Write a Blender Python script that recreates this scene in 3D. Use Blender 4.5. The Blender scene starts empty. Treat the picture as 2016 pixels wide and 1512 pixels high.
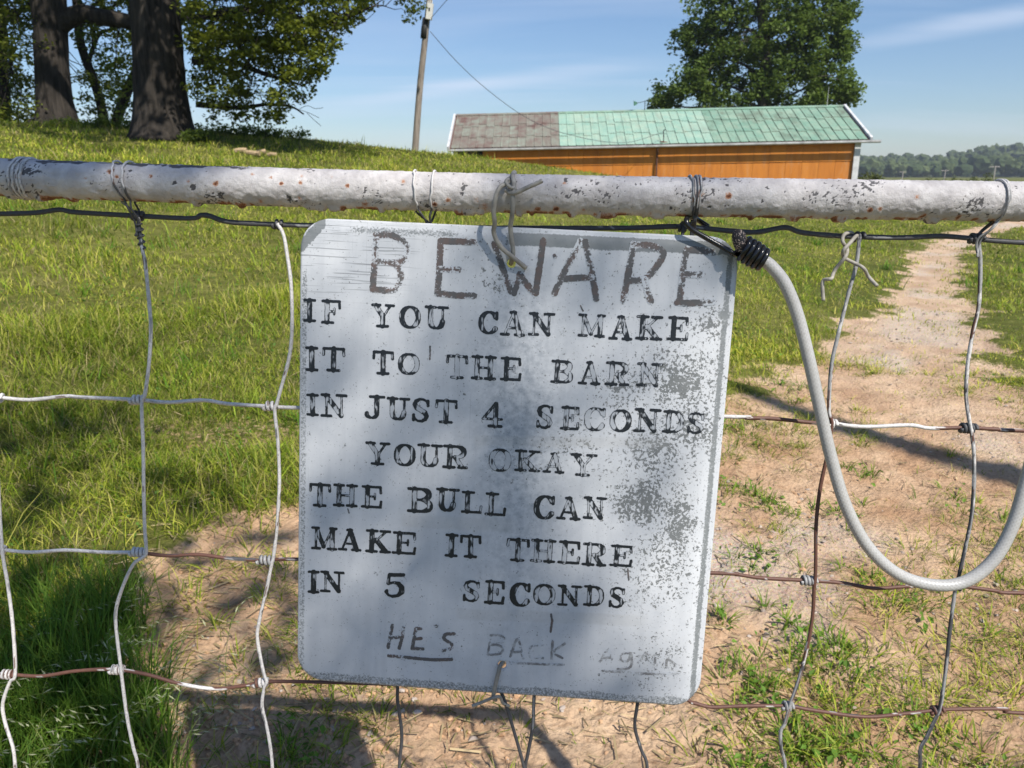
import bpy, math
import numpy as np
from mathutils import Vector

RNG = np.random.default_rng(7)
R = math.radians
SC = bpy.context.scene
COL = SC.collection

# ------------------------------------------------------------------ camera
F_PX, CX, CY = 1514.0, 1008.0, 756.0          # photograph pixels (2016 x 1512)
PITCH = R(15.2)
CAM = np.array([0.0, 0.0, 1.32])
FW = np.array([0, math.cos(PITCH), -math.sin(PITCH)])
DN = np.array([0, -math.sin(PITCH), -math.cos(PITCH)])
RT = np.array([1.0, 0, 0])
cam = bpy.data.cameras.new('camera')
cam.sensor_width = 36.0
cam.lens = 36.0 * F_PX / 2016.0
cam.clip_start = 0.02
cam.clip_end = 8000
cam.dof.use_dof = True
cam.dof.focus_distance = 0.80
cam.dof.aperture_fstop = 17.0
camo = bpy.data.objects.new('camera', cam)
COL.objects.link(camo)
camo.location = CAM
camo.rotation_euler = (math.pi / 2 - PITCH, 0, 0)
SC.camera = camo

# ------------------------------------------------------------------ light
SUN_EL = R(49)
SUN_H = np.array([0.575, -0.818])
SUN_H = SUN_H / np.linalg.norm(SUN_H)
SUN = np.array([SUN_H[0] * math.cos(SUN_EL), SUN_H[1] * math.cos(SUN_EL), math.sin(SUN_EL)])
sl = bpy.data.lights.new('sun', 'SUN')
sl.energy = 4.6
sl.angle = R(0.53)
sl.color = (1.0, 0.945, 0.86)
so = bpy.data.objects.new('sun', sl)
COL.objects.link(so)
so.rotation_euler = Vector(SUN).to_track_quat('Z', 'Y').to_euler()
so.location = (3, -5, 12)

W = bpy.data.worlds.new('World')
SC.world = W
W.use_nodes = True
wn, wl = W.node_tree.nodes, W.node_tree.links
wn.clear()
wo = wn.new('ShaderNodeOutputWorld')
bg = wn.new('ShaderNodeBackground')
bg.inputs['Strength'].default_value = 0.076
sky = wn.new('ShaderNodeTexSky')
sky.sky_type = 'NISHITA'
sky.sun_disc = False
sky.sun_elevation = SUN_EL
sky.sun_rotation = math.atan2(SUN[0], SUN[1])
sky.altitude = 200
sky.air_density = 1.1
sky.dust_density = 0.35
sky.ozone_density = 4.5
tc = wn.new('ShaderNodeTexCoord')
sep = wn.new('ShaderNodeSeparateXYZ')
wl.new(tc.outputs['Generated'], sep.inputs[0])


def wmath(op, a, b=None):
    n = wn.new('ShaderNodeMath')
    n.operation = op
    for i, v in enumerate((a, b)):
        if v is None:
            continue
        if isinstance(v, (int, float)):
            n.inputs[i].default_value = v
        else:
            wl.new(v, n.inputs[i])
    return n.outputs[0]


zz = wmath('ADD', wmath('MAXIMUM', sep.outputs[2], 0.0), 0.12)
cu = wmath('DIVIDE', sep.outputs[0], zz)
cv = wmath('DIVIDE', sep.outputs[1], zz)
cmb = wn.new('ShaderNodeCombineXYZ')
wl.new(cu, cmb.inputs[0])
wl.new(cv, cmb.inputs[1])
mp = wn.new('ShaderNodeMapping')
mp.inputs['Location'].default_value = (1.35, 0.4, 0)
mp.inputs['Rotation'].default_value = (0, 0, R(24))
mp.inputs['Scale'].default_value = (0.20, 0.85, 1)
wl.new(cmb.outputs[0], mp.inputs[0])
nz = wn.new('ShaderNodeTexNoise')
nz.inputs['Scale'].default_value = 1.0
nz.inputs['Detail'].default_value = 7
nz.inputs['Roughness'].default_value = 0.55
nz.inputs['Distortion'].default_value = 0.5
wl.new(mp.outputs[0], nz.inputs['Vector'])
cr = wn.new('ShaderNodeMapRange')
cr.inputs['From Min'].default_value = 0.50
cr.inputs['From Max'].default_value = 0.70
cr.inputs['To Max'].default_value = 0.34
wl.new(nz.outputs['Fac'], cr.inputs['Value'])


def cirrus(pa, pb, width, strength):
    """a long thin veil of cirrus between two directions (given as plan coordinates of the cloud layer)"""
    ux, uy = pb[0] - pa[0], pb[1] - pa[1]
    L = math.hypot(ux, uy)
    ux, uy = ux / L, uy / L
    du, dv = wmath('SUBTRACT', cu, pa[0]), wmath('SUBTRACT', cv, pa[1])
    tt = wmath('ADD', wmath('MULTIPLY', du, ux), wmath('MULTIPLY', dv, uy))
    dd = wmath('ADD', wmath('MULTIPLY', du, -uy), wmath('MULTIPLY', dv, ux))
    dd = wmath('ADD', dd, wmath('MULTIPLY', wmath('SUBTRACT', nz.outputs['Fac'], 0.5), width * 1.6))

    def ss(v, a, b):
        m_ = wn.new('ShaderNodeMapRange')
        m_.interpolation_type = 'SMOOTHSTEP'
        wl.new(v, m_.inputs['Value'])
        m_.inputs['From Min'].default_value = a
        m_.inputs['From Max'].default_value = b
        return m_.outputs[0]
    f = wmath('MULTIPLY', ss(wmath('ABSOLUTE', dd), width, 0.0), wmath('MULTIPLY', ss(tt, -0.1 * L, 0.45 * L), ss(tt, 1.25 * L, 0.8 * L)))
    return wmath('MULTIPLY', f, wmath('MULTIPLY', ss(nz.outputs['Fac'], 0.25, 0.6), strength))


def cloud_uv(px, py):
    d = np.array([0, math.cos(PITCH), -math.sin(PITCH)]) + np.array([1.0, 0, 0]) * (px - CX) / F_PX + np.array([0, -math.sin(PITCH), -math.cos(PITCH)]) * (py - CY) / F_PX
    d = d / np.linalg.norm(d)
    return d[0] / (max(d[2], 0) + 0.12), d[1] / (max(d[2], 0) + 0.12)


veil = wmath('ADD', cr.outputs[0], wmath('ADD', cirrus(cloud_uv(1640, 95), cloud_uv(2120, 10), 0.20, 0.6), cirrus(cloud_uv(640, 215), cloud_uv(1230, 130), 0.25, 0.35)))
veil = wmath('MINIMUM', veil, 0.8)
mx = wn.new('ShaderNodeMix')
mx.data_type = 'RGBA'
wl.new(veil, mx.inputs[0])
tint = wn.new('ShaderNodeMix')
tint.data_type = 'RGBA'
tint.blend_type = 'MULTIPLY'
tint.inputs[0].default_value = 1.0
tint.inputs[7].default_value = (0.98, 1.02, 1.12, 1)
wl.new(sky.outputs[0], tint.inputs[6])
wl.new(tint.outputs[2], mx.inputs[6])
mx.inputs[7].default_value = (7.2, 8.0, 9.6, 1)
wl.new(mx.outputs[2], bg.inputs['Color'])
wl.new(bg.outputs[0], wo.inputs[0])

vs = SC.view_settings
vs.view_transform = 'Standard'
vs.look = 'None'
vs.exposure = 0.5
vs.gamma = 1.0
vs.use_curve_mapping = False
SC.cycles.max_bounces = 6
SC.cycles.transparent_max_bounces = 8


# ------------------------------------------------------------------ pixel helpers
def ray(px, py):
    d = FW + RT * (px - CX) / F_PX + DN * (py - CY) / F_PX
    return d


def at_y(px, py, Y):
    """point on the ray of a photograph pixel at world distance y = Y"""
    d = ray(px, py)
    return CAM + d * (Y / d[1])


# sign pose: solved from its four corners (a rectangle seen with this lens)
_dh = np.array([-38281.7 - CX, -1369.4 - CY, F_PX]); _dh = -_dh / np.linalg.norm(_dh)
_dv = np.array([645.8 - CX, 11110.4 - CY, F_PX]); _dv = _dv / np.linalg.norm(_dv)
_dv = _dv - _dh * (_dv @ _dh); _dv /= np.linalg.norm(_dv)


def cam2w(v):
    return RT * v[0] + DN * v[1] + FW * v[2]


S_R, S_D = cam2w(_dh), cam2w(_dv)              # sign right / down in the world
S_N = np.cross(S_D, S_R); S_N /= np.linalg.norm(S_N)
if S_N @ (-FW) < 0:
    S_N = -S_N                                  # towards the viewer
S_O = CAM + ray(1008, 440) * 0.76              # a point on the sign face


def on_plane(px, py, off=0.0):
    d = ray(px, py)
    t = ((S_O + S_N * off - CAM) @ S_N) / (d @ S_N)
    return CAM + d * t


def uv(px, py):
    p = on_plane(px, py) - S_O
    return p @ S_R, p @ S_D                    # metres right, metres down


def from_uv(u, v, off=0.0):
    return S_O + S_R * u + S_D * v + S_N * off


# ------------------------------------------------------------------ noise
def _h(i, j, k, seed):
    n = (i * 374761393 + j * 668265263 + k * 2147483647 % 4294967291 + seed * 1274126177).astype(np.int64) & 0xffffffff
    n = ((n ^ (n >> 13)) * 1274126177) & 0xffffffff
    n = ((n ^ (n >> 16)) * 2246822519) & 0xffffffff
    return ((n ^ (n >> 15)) & 0xffffff) / float(0xffffff)


def noise(x, y, z=None, seed=0):
    x = np.asarray(x, float); y = np.asarray(y, float)
    z = np.zeros_like(x) if z is None else np.asarray(z, float)
    xi, yi, zi = np.floor(x).astype(np.int64), np.floor(y).astype(np.int64), np.floor(z).astype(np.int64)
    fx, fy, fz = x - xi, y - yi, z - zi
    fx = fx * fx * (3 - 2 * fx); fy = fy * fy * (3 - 2 * fy); fz = fz * fz * (3 - 2 * fz)
    o = 0
    for a in (0, 1):
        for b in (0, 1):
            for c in (0, 1):
                o = o + _h(xi + a, yi + b, zi + c, seed) * (fx if a else 1 - fx) * (fy if b else 1 - fy) * (fz if c else 1 - fz)
    return o


def fbm(x, y, z=None, seed=0, oct=4, gain=0.5):
    o, a, t = 0, 1.0, 0
    x = np.asarray(x, float); y = np.asarray(y, float)
    for k in range(oct):
        o = o + a * noise(x * 2 ** k, y * 2 ** k, None if z is None else np.asarray(z) * 2 ** k, seed + k * 17)
        t += a
        a *= gain
    return o / t


def sst(a, b, x):
    t = np.clip((np.asarray(x, float) - a) / (b - a), 0, 1)
    return t * t * (3 - 2 * t)


# ------------------------------------------------------------------ mesh helpers
ROOT = {}


def tag(o, label=None, cat=None, group=None, kind=None):
    for k, v in (('label', label), ('category', cat), ('group', group), ('kind', kind)):
        if v:
            o[k] = v
    return o


def thing(name, loc, label, cat, group=None):
    o = bpy.data.objects.new(name, None)
    o.empty_display_size = 0.1
    COL.objects.link(o)
    o.location = [float(c) for c in loc]
    ROOT[o.name] = np.array(loc, float)
    return tag(o, label, cat, group)


def raw_mesh(name, V, F, attrs=None, smooth=False, mat=None):
    """V (n,3); F (m,k) or list of such arrays; attrs {name: (n,) or (n,3)}"""
    V = np.ascontiguousarray(V, np.float32)
    Fs = [np.asarray(f, np.int32) for f in (F if isinstance(F, list) else [F]) if len(f)]
    me = bpy.data.meshes.new(name)
    me.vertices.add(len(V))
    me.vertices.foreach_set('co', V.ravel())
    loops = np.concatenate([f.ravel() for f in Fs])
    tot = np.concatenate([np.full(len(f), f.shape[1], np.int32) for f in Fs])
    start = np.concatenate([[0], np.cumsum(tot)[:-1]]).astype(np.int32)
    me.loops.add(len(loops))
    me.loops.foreach_set('vertex_index', loops)
    me.polygons.add(len(tot))
    me.polygons.foreach_set('loop_start', start)
    me.polygons.foreach_set('loop_total', tot)
    me.update(calc_edges=True)
    me.polygons.foreach_set('use_smooth', np.full(len(tot), bool(smooth)))
    for k, a in (attrs or {}).items():
        a = np.asarray(a, np.float32)
        if a.ndim == 1:
            at = me.attributes.new(k, 'FLOAT', 'POINT')
            at.data.foreach_set('value', np.ascontiguousarray(a))
        else:
            at = me.attributes.new(k, 'FLOAT_COLOR', 'POINT')
            c = np.ones((len(a), 4), np.float32)
            c[:, :3] = a
            at.data.foreach_set('color', c.ravel())
    if mat:
        me.materials.append(mat)
    return me


def obj(name, V, F, mat=None, parent=None, attrs=None, smooth=False, **tags):
    V = np.asarray(V, float)
    if parent is None:
        o0 = np.array([V[:, 0].mean(), V[:, 1].mean(), V[:, 2].min()])
    else:
        o0 = ROOT[parent.name]
    me = raw_mesh(name, V - o0, F, attrs, smooth, mat)
    o = bpy.data.objects.new(name, me)
    COL.objects.link(o)
    ROOT[o.name] = o0
    if parent is None:
        o.location = o0
    else:
        o.parent = parent
    return tag(o, **tags)


class MB:
    def __init__(s):
        s.V, s.F, s.n, s.A = [], [], 0, {}

    def add(s, V, F, **attrs):
        V = np.asarray(V, float)
        for f in (F if isinstance(F, list) else [F]):
            s.F.append(np.asarray(f, int) + s.n)
        s.V.append(V)
        for k, a in attrs.items():
            a = np.asarray(a, float)
            if a.ndim == 0:
                a = np.full(len(V), float(a))
            s.A.setdefault(k, []).append(a)
        s.n += len(V)
        return s

    def build(s, name, mat, parent=None, smooth=False, **tags):
        by = {}
        for f in s.F:
            by.setdefault(f.shape[1], []).append(f)
        F = [np.concatenate(v) for v in by.values()]
        at = {k: np.concatenate(v) for k, v in s.A.items()}
        return obj(name, np.concatenate(s.V), F, mat, parent, at, smooth, **tags)


def smooth_path(P, step):
    """Catmull-Rom through points, resampled"""
    P = np.asarray(P, float)
    Q = np.vstack([2 * P[0] - P[1], P, 2 * P[-1] - P[-2]])
    out = []
    for i in range(1, len(Q) - 2):
        n = max(2, int(np.linalg.norm(Q[i + 1] - Q[i]) / step) + 1)
        t = np.linspace(0, 1, n, endpoint=False)[:, None]
        a, b, c, d = Q[i - 1], Q[i], Q[i + 1], Q[i + 2]
        out.append(0.5 * (2 * b + (c - a) * t + (2 * a - 5 * b + 4 * c - d) * t ** 2 + (3 * b - a - 3 * c + d) * t ** 3))
    out.append(P[-1:])
    return np.vstack(out)


def tube(P, rad, sides=8, cap=True):
    P = np.asarray(P, float)
    n = len(P)
    rad = np.broadcast_to(np.asarray(rad, float), (n,))
    T = np.gradient(P, axis=0)
    T /= np.linalg.norm(T, axis=1)[:, None] + 1e-12
    up = np.array([0, 0, 1.0]) if abs(T[0][2]) < 0.9 else np.array([1.0, 0, 0])
    N = np.empty_like(P)
    N[0] = up - T[0] * (up @ T[0])
    N[0] /= np.linalg.norm(N[0])
    for i in range(1, n):
        v = N[i - 1] - T[i] * (N[i - 1] @ T[i])
        N[i] = v / (np.linalg.norm(v) + 1e-12)
    B = np.cross(T, N)
    a = np.arange(sides) * 2 * np.pi / sides
    V = (P[:, None] + rad[:, None, None] * (np.cos(a)[None, :, None] * N[:, None] + np.sin(a)[None, :, None] * B[:, None])).reshape(-1, 3)
    i = np.arange(n - 1)[:, None] * sides
    j = np.arange(sides)[None]
    k = (j + 1) % sides
    Q = np.stack([i + j, i + k, i + sides + k, i + sides + j], -1).reshape(-1, 4)
    Fs = [Q]
    if cap:
        c0, c1 = len(V), len(V) + 1
        V = np.vstack([V, P[0], P[-1]])
        jj = np.arange(sides)
        Fs.append(np.stack([np.full(sides, c0), (jj + 1) % sides, jj], -1))
        Fs.append(np.stack([np.full(sides, c1), (n - 1) * sides + jj, (n - 1) * sides + (jj + 1) % sides], -1))
    return V, Fs


BOXF = np.array([[0, 3, 2, 1], [4, 5, 6, 7], [0, 1, 5, 4], [1, 2, 6, 5], [2, 3, 7, 6], [3, 0, 4, 7]])


def hexa(p):
    """8 corners: bottom ring 4, top ring 4"""
    return np.asarray(p, float), BOXF


def box(c, s, ax=None):
    c = np.asarray(c, float)
    ax = np.eye(3) if ax is None else np.asarray(ax, float)
    q = np.array([[-1, -1, -1], [1, -1, -1], [1, 1, -1], [-1, 1, -1], [-1, -1, 1], [1, -1, 1], [1, 1, 1], [-1, 1, 1]]) * 0.5
    return c + (q * np.asarray(s, float)) @ ax, BOXF


# ------------------------------------------------------------------ material helper
class NT:
    def __init__(s, name):
        s.m = bpy.data.materials.new(name)
        s.m.use_nodes = True
        s.t = s.m.node_tree
        s.t.nodes.clear()
        s.out = s.n('OutputMaterial')
        s.b = s.n('BsdfPrincipled')
        s.t.links.new(s.b.outputs[0], s.out.inputs[0])
        s.coord = s.n('TexCoord')

    def n(s, t, **kw):
        o = s.t.nodes.new('ShaderNode' + t)
        for k, v in kw.items():
            setattr(o, k, v)
        return o

    def set(s, sock, v):
        if v is None:
            return
        if hasattr(v, 'node'):
            s.t.links.new(v, sock)
        elif isinstance(v, (tuple, list)) and len(v) == 3 and sock.type == 'RGBA':
            sock.default_value = (*v, 1)
        else:
            sock.default_value = v

    def inp(s, name, v):
        s.set(s.b.inputs[name], v)
        return s

    def attr(s, name, color=False):
        a = s.n('Attribute', attribute_name=name)
        return a.outputs['Color' if color else 'Fac']

    def noise(s, scale, detail=4, rough=0.55, vec=None, stretch=None, dist=0.0, rot=None, out='Fac'):
        o = s.n('TexNoise')
        o.inputs['Scale'].default_value = scale
        o.inputs['Detail'].default_value = detail
        o.inputs['Roughness'].default_value = rough
        o.inputs['Distortion'].default_value = dist
        v = vec or s.coord.outputs['Object']
        if stretch or rot:
            m = s.n('Mapping')
            s.t.links.new(v, m.inputs[0])
            if stretch:
                m.inputs['Scale'].default_value = stretch
            if rot:
                m.inputs['Rotation'].default_value = rot
            v = m.outputs[0]
        s.t.links.new(v, o.inputs['Vector'])
        return o.outputs[out]

    def vor(s, scale, out='Distance', vec=None, feature='F1'):
        o = s.n('TexVoronoi', feature=feature)
        o.inputs['Scale'].default_value = scale
        s.t.links.new(vec or s.coord.outputs['Object'], o.inputs['Vector'])
        return o.outputs[out]

    def ramp(s, v, a, b, c=0.0, d=1.0, smooth=False):
        o = s.n('MapRange')
        if smooth:
            o.interpolation_type = 'SMOOTHSTEP'
        s.set(o.inputs['Value'], v)
        s.set(o.inputs['From Min'], a)
        s.set(o.inputs['From Max'], b)
        s.set(o.inputs['To Min'], c)
        s.set(o.inputs['To Max'], d)
        return o.outputs[0]

    def math(s, op, a, b=None, c=None):
        o = s.n('Math', operation=op)
        for i, v in enumerate((a, b, c)):
            s.set(o.inputs[i], v)
        return o.outputs[0]

    def mix(s, f, a, b, mode='MIX'):
        o = s.n('Mix', data_type='RGBA', blend_type=mode)
        s.set(o.inputs[0], f)
        for i, v in ((6, a), (7, b)):
            s.set(o.inputs[i], v)
        return o.outputs[2]

    def bump(s, h, strength=0.3, dist=0.01, prev=None):
        o = s.n('Bump')
        o.inputs['Strength'].default_value = strength
        o.inputs['Distance'].default_value = dist
        s.t.links.new(h, o.inputs['Height'])
        if prev:
            s.t.links.new(prev, o.inputs['Normal'])
        s.t.links.new(o.outputs[0], s.b.inputs['Normal'])
        return o.outputs[0]


M = {}


def leaf_mat(name, dark, light, trans=0.35, rough=0.55):
    t = NT(name)
    r = t.attr('rnd')
    c = t.mix(r, dark, light)
    c = t.mix(t.ramp(t.noise(0.6, 3), 0.4, 0.65, 0, 0.45), c, tuple(0.6 * x for x in dark))
    t.inp('Base Color', c).inp('Roughness', rough)
    t.b.inputs['Specular IOR Level'].default_value = 0.25
    tr = t.n('BsdfTranslucent')
    t.set(tr.inputs[0], t.mix(0.5, c, light))
    ms = t.n('MixShader')
    ms.inputs[0].default_value = trans
    t.t.links.new(t.b.outputs[0], ms.inputs[1])
    t.t.links.new(tr.outputs[0], ms.inputs[2])
    t.t.links.new(ms.outputs[0], t.out.inputs[0])
    return t.m


def attr_leaf(name, trans=0.3, rough=0.6):
    """colour comes from the 'col' attribute of each blade"""
    t = NT(name)
    c = t.attr('col', True)
    t.inp('Base Color', c).inp('Roughness', rough)
    t.b.inputs['Specular IOR Level'].default_value = 0.2
    tr = t.n('BsdfTranslucent')
    t.set(tr.inputs[0], c)
    ms = t.n('MixShader')
    ms.inputs[0].default_value = trans
    t.t.links.new(t.b.outputs[0], ms.inputs[1])
    t.t.links.new(tr.outputs[0], ms.inputs[2])
    t.t.links.new(ms.outputs[0], t.out.inputs[0])
    return t.m


def plain(name, col, rough=0.6, var=0.25, scale=8.0, metal=0.0, bump=0.0, stretch=None, spec=0.4):
    t = NT(name)
    n = t.noise(scale, 5, stretch=stretch)
    c = t.mix(t.ramp(n, 0.3, 0.7), tuple(x * (1 - var) for x in col), tuple(min(1, x * (1 + var)) for x in col))
    t.inp('Base Color', c).inp('Roughness', rough).inp('Metallic', metal)
    t.b.inputs['Specular IOR Level'].default_value = spec
    if bump:
        t.bump(t.noise(scale * 3, 6, stretch=stretch), 0.6, bump)
    return t.m


# =================================================================== TERRAIN
CREST_T = np.radians([-180, -90, -60, -33, -20, -14.5, -7, -4, 0, 4, 8, 14, 20, 28, 45, 180])
CREST_Z = np.array([1.6, 2.3, 2.65, 2.56, 2.46, 2.30, 1.98, 1.86, 1.66, 1.45, 1.2, 0.75, 0.35, 0.05, -0.1, -0.1])


def height(x, y, fine=False):
    x = np.asarray(x, float); y = np.asarray(y, float)
    r = np.hypot(x, y)
    th = np.arctan2(x, y)
    cz = np.interp(th, CREST_T, CREST_Z)
    front = sst(-1.2, -0.2, np.cos(th) - 0.6)
    up = np.clip((r - 1.4) / 22.0, 0, 1)
    up = up ** 1.12
    up = up - 0.10 * sst(0.75, 1.0, up) * 0
    down = 1 - 0.9 * sst(24.5, 52, r)
    z = cz * up * down
    z = z + 0.10 * (fbm(x * 0.35, y * 0.35, seed=3) - 0.5) * sst(3, 9, r) * (1 - sst(60, 200, r))
    z = z - 0.25 * sst(60, 500, r)
    if fine:
        d = dirt(x, y)
        z = z + d * (0.030 * (fbm(x * 4, y * 4, seed=5, oct=3) - 0.5) + 0.036 * (fbm(x * 14, y * 14, seed=6, oct=3) - 0.5)
                     + 0.022 * (fbm(x * 45, y * 45, seed=8, oct=3) - 0.5))
        z = z + (1 - d) * 0.05 * (fbm(x * 5, y * 5, seed=9, oct=3) - 0.5) - 0.03 * d
    return z


TRK = np.array([[-0.1, 0.2], [0.0, 1.0], [0.25, 1.6], [0.85, 2.2], [1.5, 2.95], [2.15, 3.9], [3.05, 5.7], [4.35, 7.9], [7.3, 13.3], [10.5, 18.0], [18.0, 26.0], [40, 45]])
TRW = np.array([1.0, 1.05, 1.1, 1.1, 1.0, 0.82, 0.55, 0.42, 0.42, 0.45, 0.5, 0.8])


def track_d(x, y):
    """signed-less distance from the track's middle divided by its half width there"""
    x = np.asarray(x, float); y = np.asarray(y, float)
    best = np.full(x.shape, 1e9)
    for i in range(len(TRK) - 1):
        a, b = TRK[i], TRK[i + 1]
        d = b - a
        t = np.clip(((x - a[0]) * d[0] + (y - a[1]) * d[1]) / (d @ d), 0, 1)
        w = TRW[i] + (TRW[i + 1] - TRW[i]) * t
        q = np.hypot(x - a[0] - d[0] * t, y - a[1] - d[1] * t) / w
        best = np.minimum(best, q)
    return best


def dirt(x, y):
    """1 = bare soil, 0 = turf"""
    q = track_d(x, y)
    n = fbm(x * 1.6, y * 1.6, seed=21, oct=4)
    n2 = fbm(x * 5.5, y * 5.5, seed=22, oct=3)
    d = 1 - sst(0.62, 1.25, q + (n - 0.5) * 1.6 + (n2 - 0.5) * 1.3)
    # worn soil left of the sign, fading into the turf
    w = np.exp(-(((x + 0.72) / 0.62) ** 2 + ((y - 2.15) / 0.95) ** 2))
    d = np.maximum(d, sst(0.34, 0.58, w * 0.85 + (n - 0.5) * 0.9 + (n2 - 0.5) * 0.5))
    # small bald patches in the turf
    b = fbm(x * 0.9, y * 0.9, seed=31, oct=4)
    d = np.maximum(d, 0.4 * sst(0.70, 0.82, b + (n2 - 0.5) * 0.15) * (1 - sst(6, 10, np.hypot(x, y))))
    return np.clip(d, 0, 1)


def build_ground():
    r1 = np.geomspace(0.35, 30, 420)
    r2 = np.geomspace(30, 3000, 64)[1:]
    r = np.concatenate([r1, r2])
    a = np.concatenate([np.linspace(-46, 46, 290), np.linspace(46, 314, 56)[1:-1]])
    a = np.radians(a)
    rr, aa = np.meshgrid(r, a, indexing='ij')
    x, y = rr * np.sin(aa), rr * np.cos(aa)
    z = np.where(rr < 40, height(x, y, True), height(x, y))
    V = np.stack([x, y, z], -1).reshape(-1, 3)
    nr, na = len(r), len(a)
    i = np.arange(nr - 1)[:, None] * na
    j = np.arange(na)[None]
    k = (j + 1) % na
    Q = np.stack([i + j, i + na + j, i + na + k, i + k], -1).reshape(-1, 4)
    V = np.vstack([V, [0, 0, height(0.0, 0.0)]])
    jj = np.arange(na)
    T = np.stack([np.full(na, nr * na), jj, (jj + 1) % na], -1)
    d = np.append(dirt(x, y).ravel(), 1.0)
    q = np.append(track_d(x, y).ravel(), 0.0)
    g = np.exp(-((q - 0.25) / 0.35) ** 2) * sst(0.45, 0.62, fbm(V[:, 0] * 1.1, V[:, 1] * 1.1, seed=41))
    g = np.clip(g + 0.4 * sst(3.5, 7.0, np.hypot(V[:, 0], V[:, 1])), 0, 1)
    t = NT('ground_soil_and_turf')
    D, G = t.attr('dirt'), t.attr('gravel')
    n1 = t.noise(3.0, 6, 0.6)
    n2 = t.noise(38.0, 6, 0.65)
    soil = t.mix(t.ramp(n1, 0.35, 0.68), (0.41, 0.25, 0.145), (0.63, 0.45, 0.295))
    soil = t.mix(t.ramp(n2, 0.34, 0.48, 0.6, 0), soil, (0.21, 0.115, 0.062))
    grit = t.vor(150.0, 'Color')
    soil = t.mix(t.math('MULTIPLY', G, 0.6), soil, t.mix(0.8, grit, (0.50, 0.43, 0.35), 'MIX'))
    n3 = t.noise(0.35, 5, 0.6)
    n4 = t.noise(9.0, 6, 0.7)
    turf = t.mix(t.ramp(n3, 0.35, 0.65), (0.075, 0.10, 0.016), (0.18, 0.18, 0.045))
    turf = t.mix(t.ramp(n4, 0.35, 0.62, 0.7, 0), turf, (0.07, 0.068, 0.02))
    turf = t.mix(t.ramp(n4, 0.55, 0.72, 0, 0.6), turf, (0.32, 0.27, 0.11))
    n5 = t.noise(14.0, 6, 0.75)
    soil = t.mix(t.ramp(n5, 0.55, 0.70, 0, 0.3), soil, (0.30, 0.235, 0.11))
    f = t.ramp(t.math('ADD', D, t.ramp(n2, 0.3, 0.7, -0.3, 0.3)), 0.35, 0.65)
    t.inp('Base Color', t.mix(f, turf, soil)).inp('Roughness', 0.95)
    t.b.inputs['Specular IOR Level'].default_value = 0.1
    h = t.math('ADD', t.math('MULTIPLY', t.noise(90.0, 8, 0.7), 0.7), t.math('MULTIPLY', t.vor(60.0), 0.4))
    t.bump(h, 0.9, 0.018)
    o = obj('ground', V, [Q, T], t.m, None, {'dirt': d, 'gravel': g}, True, kind='structure')
    return o


# ------------------------------------------------------------------ grass
def blades(P, hgt, wid, lean_dir, lean, col, nseg=3, curl=1.0):
    n = len(P)
    ts = np.linspace(0, 1, nseg + 1)
    side = np.stack([-np.sin(lean_dir), np.cos(lean_dir), np.zeros(n)], -1)
    tw = RNG.uniform(-0.9, 0.9, n)
    fwd = np.stack([np.cos(lean_dir), np.sin(lean_dir), np.zeros(n)], -1)
    side = side * np.cos(tw)[:, None] + fwd * np.sin(tw)[:, None]
    Vs = []
    for k, t in enumerate(ts):
        ang = lean * (0.35 + curl * t)
        hor = np.sin(ang) * hgt * t
        ver = np.cos(ang * 0.85) * hgt * t
        c = P + fwd * hor[:, None] + np.array([0, 0, 1.0]) * ver[:, None]
        w = wid * (1 - t ** 1.8) * (0.75 + 0.5 * t) * 0.5
        if k < nseg:
            Vs += [c - side * w[:, None], c + side * w[:, None]]
        else:
            Vs.append(c)
    m = 2 * nseg + 1
    V = np.stack(Vs, 1).reshape(-1, 3)
    b = np.arange(n)[:, None] * m
    Q = np.concatenate([b + np.array([[2 * k, 2 * k + 1, 2 * k + 3, 2 * k + 2]]) for k in range(nseg - 1)])
    T = b + np.array([[2 * nseg - 2, 2 * nseg - 1, 2 * nseg]])
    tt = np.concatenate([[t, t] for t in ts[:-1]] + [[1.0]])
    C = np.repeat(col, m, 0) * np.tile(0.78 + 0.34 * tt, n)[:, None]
    return V, [Q, T], C


def grass_col(n, x, y, dry=0.12):
    base = np.array([[0.215, 0.300, 0.018], [0.320, 0.370, 0.036], [0.115, 0.190, 0.015], [0.430, 0.420, 0.090]])
    i = RNG.integers(0, 4, n)
    c = base[i] * RNG.uniform(0.75, 1.25, (n, 1))
    v = (0.5 * fbm(x * 0.9, y * 0.9, seed=51) + 0.5 * fbm(x * 0.28 + 7, y * 0.28, seed=57))[:, None]
    v = np.clip((v - 0.5) * 1.7 + 0.5, 0, 1)
    c = c * (0.55 + 0.95 * v) * (1 + np.array([0.35, 0.1, 0.3]) * (v - 0.4))
    d = RNG.random(n) < dry
    c[d] = np.array([0.36, 0.30, 0.14]) * RNG.uniform(0.7, 1.2, (d.sum(), 1))
    return c


def scatter(n, rmin, rmax, amin, amax, power):
    """positions with area density falling off as r**-power"""
    u = RNG.random(n)
    e = 2 - power
    r = (rmin ** e + u * (rmax ** e - rmin ** e)) ** (1 / e) if abs(e) > 1e-6 else rmin * (rmax / rmin) ** u
    a = np.radians(RNG.uniform(amin, amax, n))
    return r * np.sin(a), r * np.cos(a), r


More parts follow.
